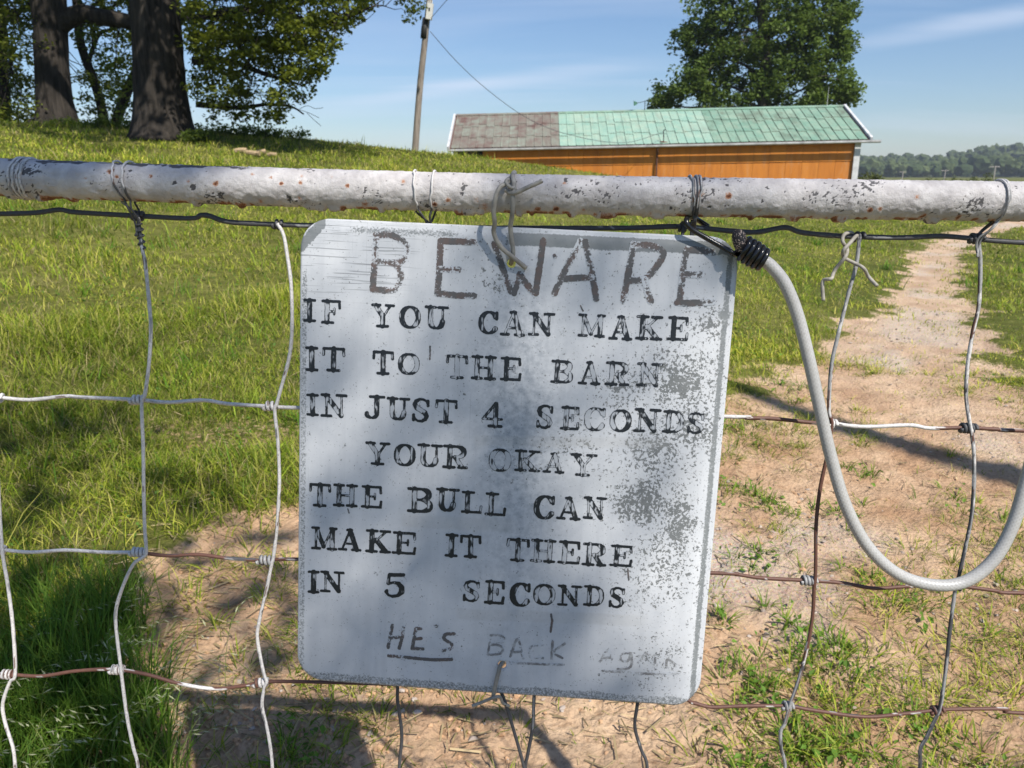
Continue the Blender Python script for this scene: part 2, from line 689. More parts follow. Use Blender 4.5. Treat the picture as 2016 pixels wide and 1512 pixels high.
def build_grass():
    GM = attr_leaf('grass_blade', 0.32)
    # near turf, in tufts
    for (nt, per, r0, r1, seg, powr, nm) in ((24000, 9, 1.25, 6.0, 3, 1.25, 'turf_grass'), (49000, 5, 5.5, 25.5, 2, 1.5, 'hill_grass')):
        x, y, r = scatter(nt, r0, r1, -40, 38, powr)
        keep = RNG.random(nt) < (1 - (0.965 - 0.24 * sst(4, 8, r)) * dirt(x, y)) * (0.3 + 0.9 * sst(0.3, 0.6, fbm(x * 1.3, y * 1.3, seed=61)))
        x, y, r = x[keep], y[keep], r[keep]
        nn = RNG.integers(per // 2, per + per // 2 + 1, len(x))
        px = np.repeat(x, nn) + RNG.normal(0, 1, nn.sum()) * np.repeat(0.022 + 0.006 * r, nn)
        py = np.repeat(y, nn) + RNG.normal(0, 1, nn.sum()) * np.repeat(0.022 + 0.006 * r, nn)
        rr = np.hypot(px, py)
        n = len(px)
        D = dirt(px, py)
        patch = fbm(px * 1.1, py * 1.1, seed=71)
        h = RNG.uniform(0.04, 0.11, n) * (0.35 + 2.2 * patch ** 2) * (1 - 0.35 * D)
        h = np.where(RNG.random(n) < 0.02, h * 1.9, h)
        left = sst(0.3, -0.4, px)
        h *= 0.75 + 0.45 * left
        h *= 1 + 0.6 * sst(17, 23, rr) * (RNG.random(n) < 0.12)
        w = RNG.uniform(0.0024, 0.0055, n) * np.maximum(1, rr / 4.0)
        ld = np.repeat(RNG.uniform(0, 2 * np.pi, len(x)), nn) + RNG.normal(0, 1.2, n)
        ln = RNG.uniform(0.15, 1.25, n)
        P = np.stack([px, py, height(px, py, True) - 0.008], -1)
        V, Fs, C = blades(P, h, w, ld, ln, grass_col(n, px, py, 0.13), seg)
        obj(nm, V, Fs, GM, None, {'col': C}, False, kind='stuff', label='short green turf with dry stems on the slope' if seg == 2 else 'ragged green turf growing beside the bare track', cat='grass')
    # tall grass in the lower left, rank with seed heads
    n = 5200
    cx = RNG.normal(-1.12, 0.25, 300); cy = RNG.normal(1.55, 0.24, 300)
    ok = (cy > 1.1) & (cx + 0.55 * (cy - 1.5) < -0.80)
    cx, cy = cx[ok], cy[ok]
    i = RNG.integers(0, len(cx), n)
    px = cx[i] + RNG.normal(0, 0.02, n); py = cy[i] + RNG.normal(0, 0.02, n)
    h = RNG.uniform(0.12, 0.30, n) * (0.6 + 0.6 * noise(px * 3, py * 3, seed=5))
    P = np.stack([px, py, height(px, py, True) - 0.01], -1)
    base = np.array([[0.10, 0.195, 0.020], [0.145, 0.24, 0.03], [0.075, 0.155, 0.018]])[RNG.integers(0, 3, n)] * RNG.uniform(0.8, 1.25, (n, 1))
    V, Fs, C = blades(P, h, RNG.uniform(0.003, 0.006, n), RNG.uniform(0, 6.28, n), RNG.uniform(0.05, 0.75, n), base, 4)
    mb = MB().add(V, Fs, col=C)
    # nodding seed heads: thin stalk and a few pale spikelets
    for k in range(75):
        a = RNG.uniform(-0.4, 2.2); L = RNG.uniform(0.20, 0.34)
        bx, by = RNG.normal(-1.0, 0.18), RNG.normal(1.5, 0.18)
        b = np.array([bx, by, height(bx, by)])
        ts = np.linspace(0, 1, 7)[:, None]
        d = np.array([math.cos(a), math.sin(a) * 0.6, 0])
        st = b + np.array([0, 0, 1.0]) * L * (ts - 0.42 * ts ** 3) + d * L * 0.75 * ts ** 2
        v, f = tube(st, np.linspace(0.0011, 0.0006, 7), 3, False)
        mb.add(v, f, col=np.tile([[0.20, 0.25, 0.07]], (len(v), 1)))
        for q in range(7):
            t0 = 0.62 + 0.38 * q / 6
            c = np.array([np.interp(t0, ts[:, 0], st[:, j]) for j in range(3)])
            dd = d * 0.8 + np.array([0, 0, -0.35]) + RNG.normal(0, 0.35, 3)
            dd /= np.linalg.norm(dd)
            s = np.cross(dd, [0, 0, 1]); s /= np.linalg.norm(s) + 1e-9
            l = RNG.uniform(0.014, 0.026)
            mb.add(np.array([c, c + dd * l * 0.5 + s * 0.002, c + dd * l, c + dd * l * 0.5 - s * 0.002]), np.array([[0, 1, 2, 3]]), col=np.tile([[0.48, 0.50, 0.30]], (4, 1)))
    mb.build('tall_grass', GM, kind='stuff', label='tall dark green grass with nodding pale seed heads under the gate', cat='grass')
    # scattered tufts and broad weeds on the bare soil of the track
    mb = MB()
    nt = 1500
    x, y, r = scatter(nt, 1.35, 6.0, -30, 38, 1.2)
    k = (dirt(x, y) > 0.3) & ((fbm(x * 1.5, y * 1.5, seed=87) > 0.47) & (track_d(x, y) > 0.15))
    for bx, by, br in zip(x[k], y[k], r[k]):
        m = int(RNG.integers(10, 34))
        sp = RNG.uniform(0.012, 0.05)
        px, py = bx + RNG.normal(0, sp, m), by + RNG.normal(0, sp, m)
        P = np.stack([px, py, height(px, py, True) - 0.004], -1)
        out = np.arctan2(py - by, px - bx)
        V, Fs, C = blades(P, RNG.uniform(0.025, 0.09, m), RNG.uniform(0.0022, 0.0055, m) * max(1, br / 4), out, RNG.uniform(0.5, 1.45, m), grass_col(m, px, py, 0.1), 3)
        mb.add(V, Fs, col=C)
    # lush weed patches beside the sign and along the track
    for gx_, gy_, cnt, sp in ((1480, 1330, 120, .045), (1500, 1090, 90, .05), (1455, 965, 110, .07), (1440, 830, 90, .08), (1600, 1300, 110, .06), (1680, 1290, 60, .04), (1560, 1215, 70, .04), (1600, 1475, 120, .05), (1460, 1475, 60, .04), (1690, 1480, 90, .05), (1700, 925, 60, .05), (1820, 1190, 80, .07), (1720, 1120, 60, .05), (610, 1470, 60, .03), (560, 1440, 50, .03), (1530, 980, 70, .06), (1420, 1210, 30, .02), (1560, 1400, 70, .04), (1780, 1420, 60, .05), (1940, 1500, 60, .05), (1900, 980, 50, .07), (1660, 1000, 60, .05), (1480, 700, 120, .1), (1560, 760, 90, .1)):
        c0 = on_ground(gx_, gy_)
        nb = max(3, cnt // 9)
        bx, by = c0[0] + RNG.normal(0, sp, nb), c0[1] + RNG.normal(0, sp * 1.3, nb)
        ii = RNG.integers(0, nb, cnt)
        px, py = bx[ii] + RNG.normal(0, 0.014, cnt), by[ii] + RNG.normal(0, 0.014, cnt)
        P = np.stack([px, py, height(px, py, True) - 0.004], -1)
        out = np.arctan2(py - by[ii], px - bx[ii])
        cc = np.array([[0.115, 0.215, 0.022], [0.185, 0.28, 0.03], [0.27, 0.33, 0.05]])[RNG.integers(0, 3, cnt)] * RNG.uniform(0.75, 1.2, (cnt, 1))
        V, Fs, C = blades(P, RNG.uniform(0.03, 0.085, cnt), RNG.uniform(0.003, 0.008, cnt) * max(1, c0[1] / 4), out, RNG.uniform(0.4, 1.4, cnt), cc, 3)
        mb.add(V, Fs, col=C)
        m2 = cnt // 3
        c3 = np.stack([c0[0] + RNG.normal(0, sp, m2), c0[1] + RNG.normal(0, sp * 1.3, m2), np.zeros(m2)], -1)
        c3[:, 2] = height(c3[:, 0], c3[:, 1], True) + RNG.uniform(0.006, 0.03, m2)
        V, Fs, _r = leaf_quads(c3, RNG.uniform(0.014, 0.03, m2) * max(1, c0[1] / 4), up=0.9)
        mb.add(V, Fs, col=np.repeat(np.array([[0.12, 0.225, 0.03]]) * RNG.uniform(0.7, 1.3, (m2, 1)), 4, 0))
    mb.build('track_weeds', GM, kind='stuff', label='small green tufts and weeds scattered on the bare track', cat='weeds')
    # dry straw and thatch lying on the soil
    n = 13000
    x, y, r = scatter(n, 1.3, 7.5, -40, 38, 1.3)
    k = RNG.random(n) < 0.15 + 0.85 * np.exp(-(((x + 0.75) / 0.6) ** 2 + ((y - 2.1) / 0.8) ** 2)) + 0.3 * dirt(x, y) * (fbm(x * 2, y * 2, seed=3) > 0.5)
    x, y = x[k], y[k]
    n = len(x)
    a = RNG.uniform(0, np.pi, n); L = RNG.uniform(0.02, 0.085, n); w = RNG.uniform(0.0011, 0.0027, n)
    d = np.stack([np.cos(a), np.sin(a), RNG.normal(0, 0.13, n)], -1) * L[:, None] * 0.5
    s = np.stack([-np.sin(a), np.cos(a), RNG.normal(0, 0.3, n)], -1) * w[:, None]
    c = np.stack([x, y, height(x, y, True) + RNG.uniform(0.004, 0.014, n)], -1)
    V = np.stack([c - d - s, c - d + s, c + d + s, c + d - s], 1).reshape(-1, 3)
    Q = np.arange(n * 4).reshape(-1, 4)
    cc = np.array([0.52, 0.41, 0.235]) * RNG.uniform(0.4, 1.25, (n, 1))
    obj('dry_straw', V, Q, GM, None, {'col': np.repeat(cc, 4, 0)}, False, kind='stuff', label='dry tan straw lying on the worn soil', cat='straw')
    # thin tan seed stalks and rank clumps standing out of the turf
    mb = MB()
    x, y, r = scatter(520, 1.8, 16.0, -38, 36, 1.2)
    k = dirt(x, y) < 0.4
    for bx, by, br in zip(x[k], y[k], r[k]):
        m = int(RNG.integers(8, 26))
        sp = RNG.uniform(0.02, 0.07) * (1 + br / 12)
        px, py = bx + RNG.normal(0, sp, m), by + RNG.normal(0, sp, m)
        P = np.stack([px, py, height(px, py, True) - 0.004], -1)
        tan = RNG.random() < 0.30
        cc = (np.array([[0.42, 0.36, 0.17]]) if tan else np.array([[0.10, 0.215, 0.016]]) if RNG.random() < 0.6 else np.array([[0.30, 0.40, 0.04]])) * RNG.uniform(0.75, 1.25, (m, 1))
        V, Fs, C = blades(P, RNG.uniform(0.09, 0.19, m) * (0.8 if tan else 1.0), RNG.uniform(0.002, 0.004 if tan else 0.008, m) * max(1, br / 5), RNG.uniform(0, 6.28, m), RNG.uniform(0.2, 1.3, m), cc, 3)
        mb.add(V, Fs, col=C)
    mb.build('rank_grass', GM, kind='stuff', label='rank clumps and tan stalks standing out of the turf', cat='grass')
    # broad small leaves (clover, plantain) in the turf
    n = 9000
    x, y, r = scatter(n, 1.3, 7.0, -40, 38, 1.3)
    k = RNG.random(n) < (1 - dirt(x, y)) * sst(0.45, 0.6, fbm(x * 2.2, y * 2.2, seed=93))
    x, y, r = x[k], y[k], r[k]
    n = len(x)
    c = np.stack([x, y, height(x, y, True) + RNG.uniform(0.01, 0.05, n)], -1)
    V, Fs, rnd = leaf_quads(c, RNG.uniform(0.010, 0.024, n) * np.maximum(1, r / 4), up=0.8)
    cc = np.array([0.10, 0.19, 0.03]) * RNG.uniform(0.6, 1.3, (n, 1))
    obj('clover_leaves', V, Fs, GM, None, {'col': np.repeat(cc, 4, 0)}, False, kind='stuff', label='small clover leaves mixed into the turf', cat='weeds')


def leaf_quads(c, size, up=0.3, ratio=0.62, fold=0.25):
    """diamond leaves of two triangles each, folded along the midrib"""
    n = len(c)
    d = RNG.normal(0, 1, (n, 3)); d[:, 2] *= 0.6
    d /= np.linalg.norm(d, axis=1)[:, None]
    nn = RNG.normal(0, 1, (n, 3)); nn[:, 2] = np.abs(nn[:, 2]) + up * 2
    s = np.cross(d, nn); s /= np.linalg.norm(s, axis=1)[:, None] + 1e-9
    nn = np.cross(s, d)
    sz = np.asarray(size)[:, None]
    a = c - d * sz * 0.5
    b = c + d * sz * 0.5
    l = c + s * sz * ratio * 0.5 + nn * sz * fold * 0.5 - d * sz * 0.05
    r = c - s * sz * ratio * 0.5 + nn * sz * fold * 0.5 - d * sz * 0.05
    V = np.stack([a, l, b, r], 1).reshape(-1, 3)
    i = np.arange(n)[:, None] * 4
    F = np.concatenate([i + np.array([[0, 2, 1]]), i + np.array([[0, 3, 2]])])
    return V, F, np.repeat(RNG.random(n), 4)


def build_stones():
    t = NT('pebble')
    c = t.mix(t.attr('rnd'), (0.22, 0.19, 0.17), (0.50, 0.44, 0.38))
    t.inp('Base Color', t.mix(t.ramp(t.noise(120, 4), 0.3, 0.7, 0, 0.5), c, (0.33, 0.22, 0.15))).inp('Roughness', 0.85)
    n = 9500
    x, y, r = scatter(n, 1.3, 9.0, -30, 38, 1.25)
    q = track_d(x, y)
    g = np.exp(-((q - 0.3) / 0.45) ** 2) * sst(0.40, 0.58, fbm(x * 1.1, y * 1.1, seed=41)) + 0.05
    near = np.exp(-(((x - 1.62) / 0.28) ** 2 + ((y - 2.1) / 0.5) ** 2))
    k = RNG.random(n) < np.clip(g + near, 0, 1) * (dirt(x, y) > 0.35)
    x, y, r = x[k], y[k], r[k]
    cube = np.array([[0, 0, 1], [1, 0, 0], [0, 1, 0], [-1, 0, 0], [0, -1, 0], [0, 0, -1]], float)
    ff = np.array([[0, 1, 2], [0, 2, 3], [0, 3, 4], [0, 4, 1], [5, 2, 1], [5, 3, 2], [5, 4, 3], [5, 1, 4]])
    n = len(x)
    # ring subdivided octahedra: flattened, irregular
    s = np.minimum(RNG.gamma(1.7, 0.0020, n), 0.0075) * np.maximum(1, r / 5) + 0.0018
    V0 = np.vstack([cube] + [(cube[a] + cube[b])[None] / np.linalg.norm(cube[a] + cube[b]) for a, b in ((0, 1), (0, 2), (0, 3), (0, 4), (1, 2), (2, 3), (3, 4), (4, 1), (5, 1), (5, 2), (5, 3), (5, 4))])
    E = {}
    for k2, e in enumerate(((0, 1), (0, 2), (0, 3), (0, 4), (1, 2), (2, 3), (3, 4), (4, 1), (5, 1), (5, 2), (5, 3), (5, 4))):
        E[tuple(sorted(e))] = 6 + k2
    F0 = []
    for a, b, c_ in ff:
        ab, bc, ca = E[tuple(sorted((a, b)))], E[tuple(sorted((b, c_)))], E[tuple(sorted((c_, a)))]
        F0 += [[a, ab, ca], [ab, b, bc], [ca, bc, c_], [ab, bc, ca]]
    F0 = np.array(F0)
    sc = RNG.uniform(0.6, 1.4, (n, 1, 3)) * np.array([1, 1, 0.6])
    jit = RNG.uniform(0.8, 1.2, (n, len(V0), 1))
    a = RNG.uniform(0, 6.28, n)
    L = V0[None] * sc * jit * s[:, None, None]
    X = L[..., 0] * np.cos(a)[:, None] - L[..., 1] * np.sin(a)[:, None]
    Y = L[..., 0] * np.sin(a)[:, None] + L[..., 1] * np.cos(a)[:, None]
    V = np.stack([X + x[:, None], Y + y[:, None], L[..., 2] + height(x, y, True)[:, None] + s[:, None] * 0.25], -1).reshape(-1, 3)
    F = (F0[None] + (np.arange(n) * len(V0))[:, None, None]).reshape(-1, 3)
    obj('gravel', V, F, t.m, None, {'rnd': np.repeat(RNG.random(n), len(V0))}, False, kind='stuff', label='pale mixed gravel strewn along the dirt track', cat='gravel')
    # crumbled clods of soil
    ts = plain('soil_clod', (0.46, 0.29, 0.17), 0.95, 0.3, 30, bump=0.004, spec=0.1)
    n = 6500
    x, y, r = scatter(n, 1.3, 4.5, -30, 25, 1.2)
    k = RNG.random(n) < 0.12 + 0.9 * np.exp(-(((x + 0.45) / 0.35) ** 2 + ((y - 1.75) / 0.45) ** 2))
    k &= dirt(x, y) > 0.45
    x, y = x[k], y[k]
    n = len(x)
    s = np.minimum(RNG.gamma(1.8, 0.0024, n), 0.009) + 0.0018
    jit = RNG.uniform(0.6, 1.3, (n, len(V0), 1))
    L = V0[None] * jit * s[:, None, None] * np.array([1, 1, 0.7])
    V = np.stack([L[..., 0] + x[:, None], L[..., 1] + y[:, None], L[..., 2] + height(x, y, True)[:, None] + s[:, None] * 0.2], -1).reshape(-1, 3)
    F = (F0[None] + (np.arange(n) * len(V0))[:, None, None]).reshape(-1, 3)
    obj('soil_crumbs', V, F, ts, None, None, False, kind='stuff', label='crumbled reddish soil clods in front of the gate', cat='soil')


# =================================================================== TREES
def bark_mat(name, a, b, scale=7.0):
    t = NT(name)
    n = t.noise(scale, 8, 0.65, stretch=(1, 1, 0.16), dist=0.6)
    n2 = t.noise(scale * 0.3, 4)
    c = t.mix(t.ramp(n, 0.33, 0.62), tuple(x * 0.45 for x in a), b)
    c = t.mix(t.ramp(n2, 0.45, 0.7, 0, 0.6), c, a)
    t.inp('Base Color', c).inp('Roughness', 0.9)
    t.b.inputs['Specular IOR Level'].default_value = 0.15
    t.bump(n, 1.0, 0.06)
    return t.m


def trunk_tube(mb, P, rad, sides=28, flare=0.0, rough=0.06, seed=0, step=0.12):
    P = smooth_path(P, step)
    s = np.concatenate([[0], np.cumsum(np.linalg.norm(np.diff(P, axis=0), axis=1))])
    rad = np.interp(s / s[-1], np.linspace(0, 1, len(rad)), rad)
    V, Fs = tube(P, rad, sides, True)
    n = len(P)
    a = np.tile(np.arange(sides) * 2 * np.pi / sides, n)
    ss = np.repeat(s, sides)
    rr = np.repeat(rad, sides)
    C = np.repeat(P, sides, 0)
    k = 1 + rough * 2.2 * (noise(np.cos(a) * 5 + 20, np.sin(a) * 5 + 20, ss * 1.3, seed) - 0.5) + rough * (noise(np.cos(a) * 12 + 20, np.sin(a) * 12 + 20, ss * 3, seed + 1) - 0.5)
    if flare:
        k = k + flare * np.exp(-ss / 0.42) * (0.75 + 0.8 * noise(np.cos(a) * 2.3 + 9, np.sin(a) * 2.3 + 9, seed=seed + 3))
    V[:n * sides] = C + (V[:n * sides] - C) * k[:, None]
    mb.add(V, Fs)


def limb_path(a, b, sag=0.3, wob=0.15, n=6):
    a, b = np.asarray(a, float), np.asarray(b, float)
    t = np.linspace(0, 1, n)[:, None]
    L = np.linalg.norm(b - a)
    p = a + (b - a) * t + np.array([0, 0, 1.0]) * sag * L * 4 * t * (1 - t)
    p[1:-1] += RNG.normal(0, wob * L / n, (n - 2, 3))
    return p


def leaves_at(mb, centers, rad, per, size, flat=0.75, up=0.3):
    c = np.repeat(centers, per, 0)
    n = len(c)
    g = RNG.normal(0, 1, (n, 3))
    g /= np.linalg.norm(g, axis=1)[:, None]
    g *= (RNG.random(n) ** 0.45)[:, None] * np.repeat(np.broadcast_to(rad, (len(centers),)), per)[:, None]
    g[:, 2] *= flat
    V, F, r = leaf_quads(c + g, RNG.uniform(0.65, 1.35, n) * size, up)
    br = np.repeat(RNG.random(len(centers)), per)
    mb.add(V, F, rnd=np.clip(0.6 * r + 0.5 * np.repeat(br, 4) - 0.05, 0, 1))


def in_poly(poly, n):
    poly = np.asarray(poly, float)
    lo, hi = poly.min(0), poly.max(0)
    out = []
    while len(out) < n:
        p = RNG.uniform(lo, hi)
        c = False
        j = len(poly) - 1
        for i in range(len(poly)):
            if (poly[i, 1] > p[1]) != (poly[j, 1] > p[1]) and p[0] < (poly[j, 0] - poly[i, 0]) * (p[1] - poly[i, 1]) / (poly[j, 1] - poly[i, 1]) + poly[i, 0]:
                c = not c
            j = i
        if c:
            out.append(p)
    return np.array(out)


def ground_pt(px, D, dz=0.0):
    """a point of the ground D metres out along a photograph column"""
    x = (px - CX) / (F_PX / math.cos(PITCH)) * D
    return np.array([x, D, float(height(np.array(x), np.array(D))) + dz])


def twigs(mb, src, centers, r0, r1, every=1, sides=5):
    for c in centers[::every]:
        k = np.argmin(np.linalg.norm(src - c, axis=1) + 0.3 * np.maximum(0, src[:, 2] - c[2]) * -1)
        p = limb_path(src[k], c, 0.06, 0.2, 5)
        v, f = tube(p, np.linspace(r0, r1, 5), sides, False)
        mb.add(v, f)


def build_left_trees():
    BK = bark_mat('oak_bark', (0.024, 0.021, 0.018), (0.060, 0.051, 0.043))
    LF = leaf_mat('oak_leaf', (0.05, 0.082, 0.008), (0.225, 0.255, 0.03), 0.46)
    LF2 = leaf_mat('maple_leaf', (0.055, 0.10, 0.012), (0.20, 0.26, 0.045), 0.5)

    # the great trunk
    D = 19.0
    b = ground_pt(331, D, -0.05)
    t = thing('oak_tree', b, 'massive dark trunk with flared base and foliage hanging towards the utility pole', 'tree', 'trees on the grassy rise')
    k = D / (F_PX / math.cos(PITCH))
    mb = MB()
    trunk_tube(mb, [b, b + [0.03, 0, 0.8], b + [0.09, 0, 2.0], b + [0.14, 0, 3.4], b + [0.2, 0.1, 5.5], b + [0.3, 0.2, 8.0]], [0.58, 0.54, 0.52, 0.51, 0.48, 0.42], 40, 0.38, 0.05, 3)
    top = b + np.array([0.0, 0.1, 6.0])
    ends = [b + np.array(v, float) for v in ((6.2, -1.5, 7.5), (5.0, 2.5, 8.5), (3.0, -3.5, 8.5), (-4.0, -2.5, 9.0), (-5, 2, 8.0), (0.5, 4.5, 9.5), (0.5, -1, 13), (3.5, 1, 12), (-3, 1, 12.5), (1.5, -5.0, 7.5), (4.4, -3.2, 6.4))]
    skel = []
    for e in ends:
        p = smooth_path(limb_path(top + RNG.normal(0, 0.15, 3) + [0, 0, RNG.uniform(-1.2, 1.4)], e, 0.10, 0.25, 6), 0.4)
        v, f = tube(p, np.linspace(0.24, 0.06, len(p)), 10)
        mb.add(v, f)
        skel.append(p)
    # drooping low limbs on the right: the foliage the photograph shows
    low = [[(372, 40), (460, 20), (560, 30), (650, 45), (735, 12)], [(374, 75), (440, 70), (520, 85), (590, 100), (640, 110)],
           [(380, 120), (450, 120), (520, 145), (570, 160), (600, 170)], [(385, 205), (430, 210), (480, 212), (520, 206), (570, 208), (598, 225)],
           [(372, -20), (500, -60), (640, -60), (760, -35), (825, 10)]]
    for q, path in enumerate(low):
        dd = np.linspace(D, D - 1.8 + 0.9 * q, len(path))
        p = smooth_path(np.array([at_y(x, y, d) for (x, y), d in zip(path, dd)]), 0.25)
        v, f = tube(p, np.linspace(0.10 if q != 3 else 0.07, 0.018, len(p)), 8)
        mb.add(v, f)
        skel.append(p)
    S = np.vstack(skel)
    poly = [(366, -40), (742, -40), (728, 10), (700, 45), (668, 62), (648, 118), (607, 168), (592, 196), (556, 206), (548, 236), (500, 228), (440, 236), (392, 214), (372, 120)]
    pp = in_poly(poly, 380)
    pp = pp[(pp[:, 1] < 150) | (RNG.random(len(pp)) < 0.55)]
    cl = np.array([at_y(x, y, RNG.uniform(D - 2.2, D + 1.6)) for x, y in pp])
    edge = np.array([at_y(x, y, D - 0.6) for x, y in ((722, 8), (700, 30), (680, 55), (655, 80), (645, 112), (620, 140), (610, 166), (590, 190), (560, 212), (545, 232), (520, 240), (470, 236), (420, 232), (820, 12), (808, 30), (790, -4), (640, 95), (480, 222), (540, 120), (590, 150))])
    cr = []
    for e in ends:
        cr.append(e + RNG.normal(0, 1, (26, 3)) * [1.5, 1.5, 0.9])
    up = np.vstack(cr)
    # sprays of twigs carrying the leaf clumps
    twigs(mb, S, cl, 0.014, 0.005, 2)
    twigs(mb, S, edge, 0.012, 0.004)
    twigs(mb, S, up, 0.03, 0.01, 4)
    for pth in ([(560, 208), (590, 216), (612, 224), (628, 232)], [(590, 214), (606, 208), (620, 214), (636, 212)], [(604, 222), (616, 234), (632, 248)], [(640, 60), (690, 55), (720, 40), (738, 24)]):
        v, f = tube(smooth_path(np.array([at_y(x, y, D - 0.5) for x, y in pth]), 0.1), 0.006, 5)
        mb.add(v, f)
    mb.build('trunk', BK, t, True)
    mb = MB()
    leaves_at(mb, cl, RNG.uniform(0.20, 0.40, len(cl)), 46, 0.11, 0.55, 0.35)
    leaves_at(mb, edge, 0.24, 55, 0.10, 0.8, 0.3)
    leaves_at(mb, up, RNG.uniform(0.6, 1.1, len(up)), 85, 0.19, 0.6, 0.4)
    mb.build('crown', LF, t)

    # second trunk with the big limb reaching across
    D = 23.0
    b = ground_pt(118, D, -0.05)
    t = thing('oak_tree', b, 'broad dark trunk with a thick limb reaching across to the massive trunk', 'tree', 'trees on the grassy rise')
    mb = MB()
    x0 = lambda px, py: at_y(px, py, D)
    trunk_tube(mb, [b, x0(112, 240), x0(106, 180), x0(102, 110), x0(98, 40), x0(90, -40), x0(70, -140), x0(75, -220)], [0.56, 0.46, 0.43, 0.43, 0.45, 0.42, 0.36, 0.3], 32, 0.3, 0.05, 9)
    v, f = tube(smooth_path([x0(105, 60), x0(135, 36), x0(165, 27), x0(200, 34), x0(240, 40), x0(300, 52), x0(345, 40), x0(390, 5)], 0.15), np.linspace(0.27, 0.13, len(smooth_path([x0(105, 60), x0(135, 36), x0(165, 27), x0(200, 34), x0(240, 40), x0(300, 52), x0(345, 40), x0(390, 5)], 0.15))), 12)
    mb.add(v, f)
    ends = [b + np.array(v, float) for v in ((-4, -2, 7), (-5, 2.5, 8), (3.5, 3, 8), (1, -3.5, 8.5), (0, 1, 12), (-2.5, -3, 10), (3, -1, 10), (-6, 0, 5))]
    skel = []
    for e in ends:
        p = smooth_path(limb_path(x0(80, -120) + RNG.normal(0, 0.2, 3), e, 0.1, 0.25, 6), 0.4)
        v, f = tube(p, np.linspace(0.2, 0.05, len(p)), 9)
        mb.add(v, f)
        skel.append(p)
    S = np.vstack(skel + [x0(px, py)[None] for px, py in ((110, 100), (60, 0), (160, 30), (230, 40), (30, 20), (20, 120))])
    pp = in_poly([(-40, -40), (70, -40), (90, 60), (88, 180), (60, 250), (-40, 262)], 85)
    cl = np.array([at_y(x, y, RNG.uniform(D - 1.2, D + 3)) for x, y in pp])
    pp = in_poly([(140, -40), (285, -40), (285, 60), (262, 150), (270, 262), (160, 262), (150, 100)], 34)
    cl2 = np.array([at_y(x, y, RNG.uniform(D - 0.5, D + 4)) for x, y in pp])
    up = np.vstack([e + RNG.normal(0, 1, (26, 3)) * [1.5, 1.5, 0.9] for e in ends])
    twigs(mb, S, np.vstack([cl, cl2]), 0.016, 0.006, 2)
    twigs(mb, S, up, 0.03, 0.01, 5)
    mb.build('trunk', BK, t, True)
    mb = MB()
    leaves_at(mb, cl, RNG.uniform(0.25, 0.55, len(cl)), 42, 0.12, 0.7, 0.3)
    leaves_at(mb, cl2, RNG.uniform(0.2, 0.45, len(cl2)), 36, 0.12, 0.7, 0.3)
    leaves_at(mb, up, RNG.uniform(0.6, 1.1, len(up)), 80, 0.2, 0.6, 0.4)
    mb.build('crown', LF, t)

    # slimmer trees behind, seen between the two trunks and at the frame's edge
    spec = [(205, 27.5, 0.17, [(205, 250), (192, 180), (160, 90), (150, 10), (140, -80)], 'slim forked tree standing between the two dark oak trunks', [(150, -20), (280, -20), (270, 110), (262, 262), (150, 262), (140, 120)], 60),
            (3, 26.0, 0.30, [(2, 240), (0, 160), (-6, 60), (-10, -60)], 'leafy tree beside the trunk with the reaching limb', [(-60, -20), (75, -20), (80, 120), (70, 255), (-60, 262)], 85),
            (225, 30.0, 0.20, [(225, 255), (250, 180), (285, 100), (300, 0), (320, -90)], 'slanting young tree half hidden behind the massive trunk', [(190, 60), (300, -20), (420, 60), (470, 225), (380, 250), (200, 262)], 46)]
    for px, D, rad, path, lab, poly, n in spec:
        b = ground_pt(px, D, -0.05)
        t = thing('young_tree', b, lab, 'tree', 'trees on the grassy rise')
        mb = MB()
        P = np.vstack([[b], [at_y(x, y, D) for x, y in path]])
        trunk_tube(mb, P, np.linspace(rad, rad * 0.6, len(P)), 14, 0.35, 0.05, int(px))
        S = smooth_path(P, 0.3)
        # forks
        for q in range(5):
            k = int(len(S) * RNG.uniform(0.25, 0.8))
            e = S[k] + np.array([RNG.uniform(-1.8, 1.8), RNG.uniform(-0.8, 1.2), RNG.uniform(1.0, 2.6)])
            p = smooth_path(limb_path(S[k], e, 0.05, 0.2, 5), 0.25)
            v, f = tube(p, np.linspace(rad * 0.45, 0.03, len(p)), 8)
            mb.add(v, f)
            S = np.vstack([S, p])
        pp = in_poly(poly, n)
        cl = np.array([at_y(x, y, D + RNG.uniform(-1.0, 2.5)) for x, y in pp])
        up = at_y(path[-1][0], path[-1][1], D) + RNG.normal(0, 1, (60, 3)) * [2.2, 2.2, 1.6] + [0, 0, 1.5]
        twigs(mb, S, cl, 0.018, 0.006, 2)
        twigs(mb, S, up, 0.03, 0.01, 4)
        mb.build('trunk', BK, t, True)
        mb = MB()
        leaves_at(mb, cl, RNG.uniform(0.25, 0.5, len(cl)), 34, 0.14, 0.7, 0.3)
        leaves_at(mb, up, RNG.uniform(0.6, 1.0, len(up)), 45, 0.2, 0.7, 0.4)
        mb.build('crown', LF2, t)

    # weeds and low brush round the trunk bases
    labs = {(40, 22.5): 'low weeds at the foot of the leafy tree', (150, 21.5): 'dark weeds round the base of the reaching-limb oak', (225, 21): 'leafy brush between the two oak trunks',
            (400, 18.6): 'small weeds against the flared base of the massive trunk', (455, 21.5): 'dark brush behind the grass beside the massive trunk', (530, 22.0): 'low dark bush on the skyline under the hanging foliage'}
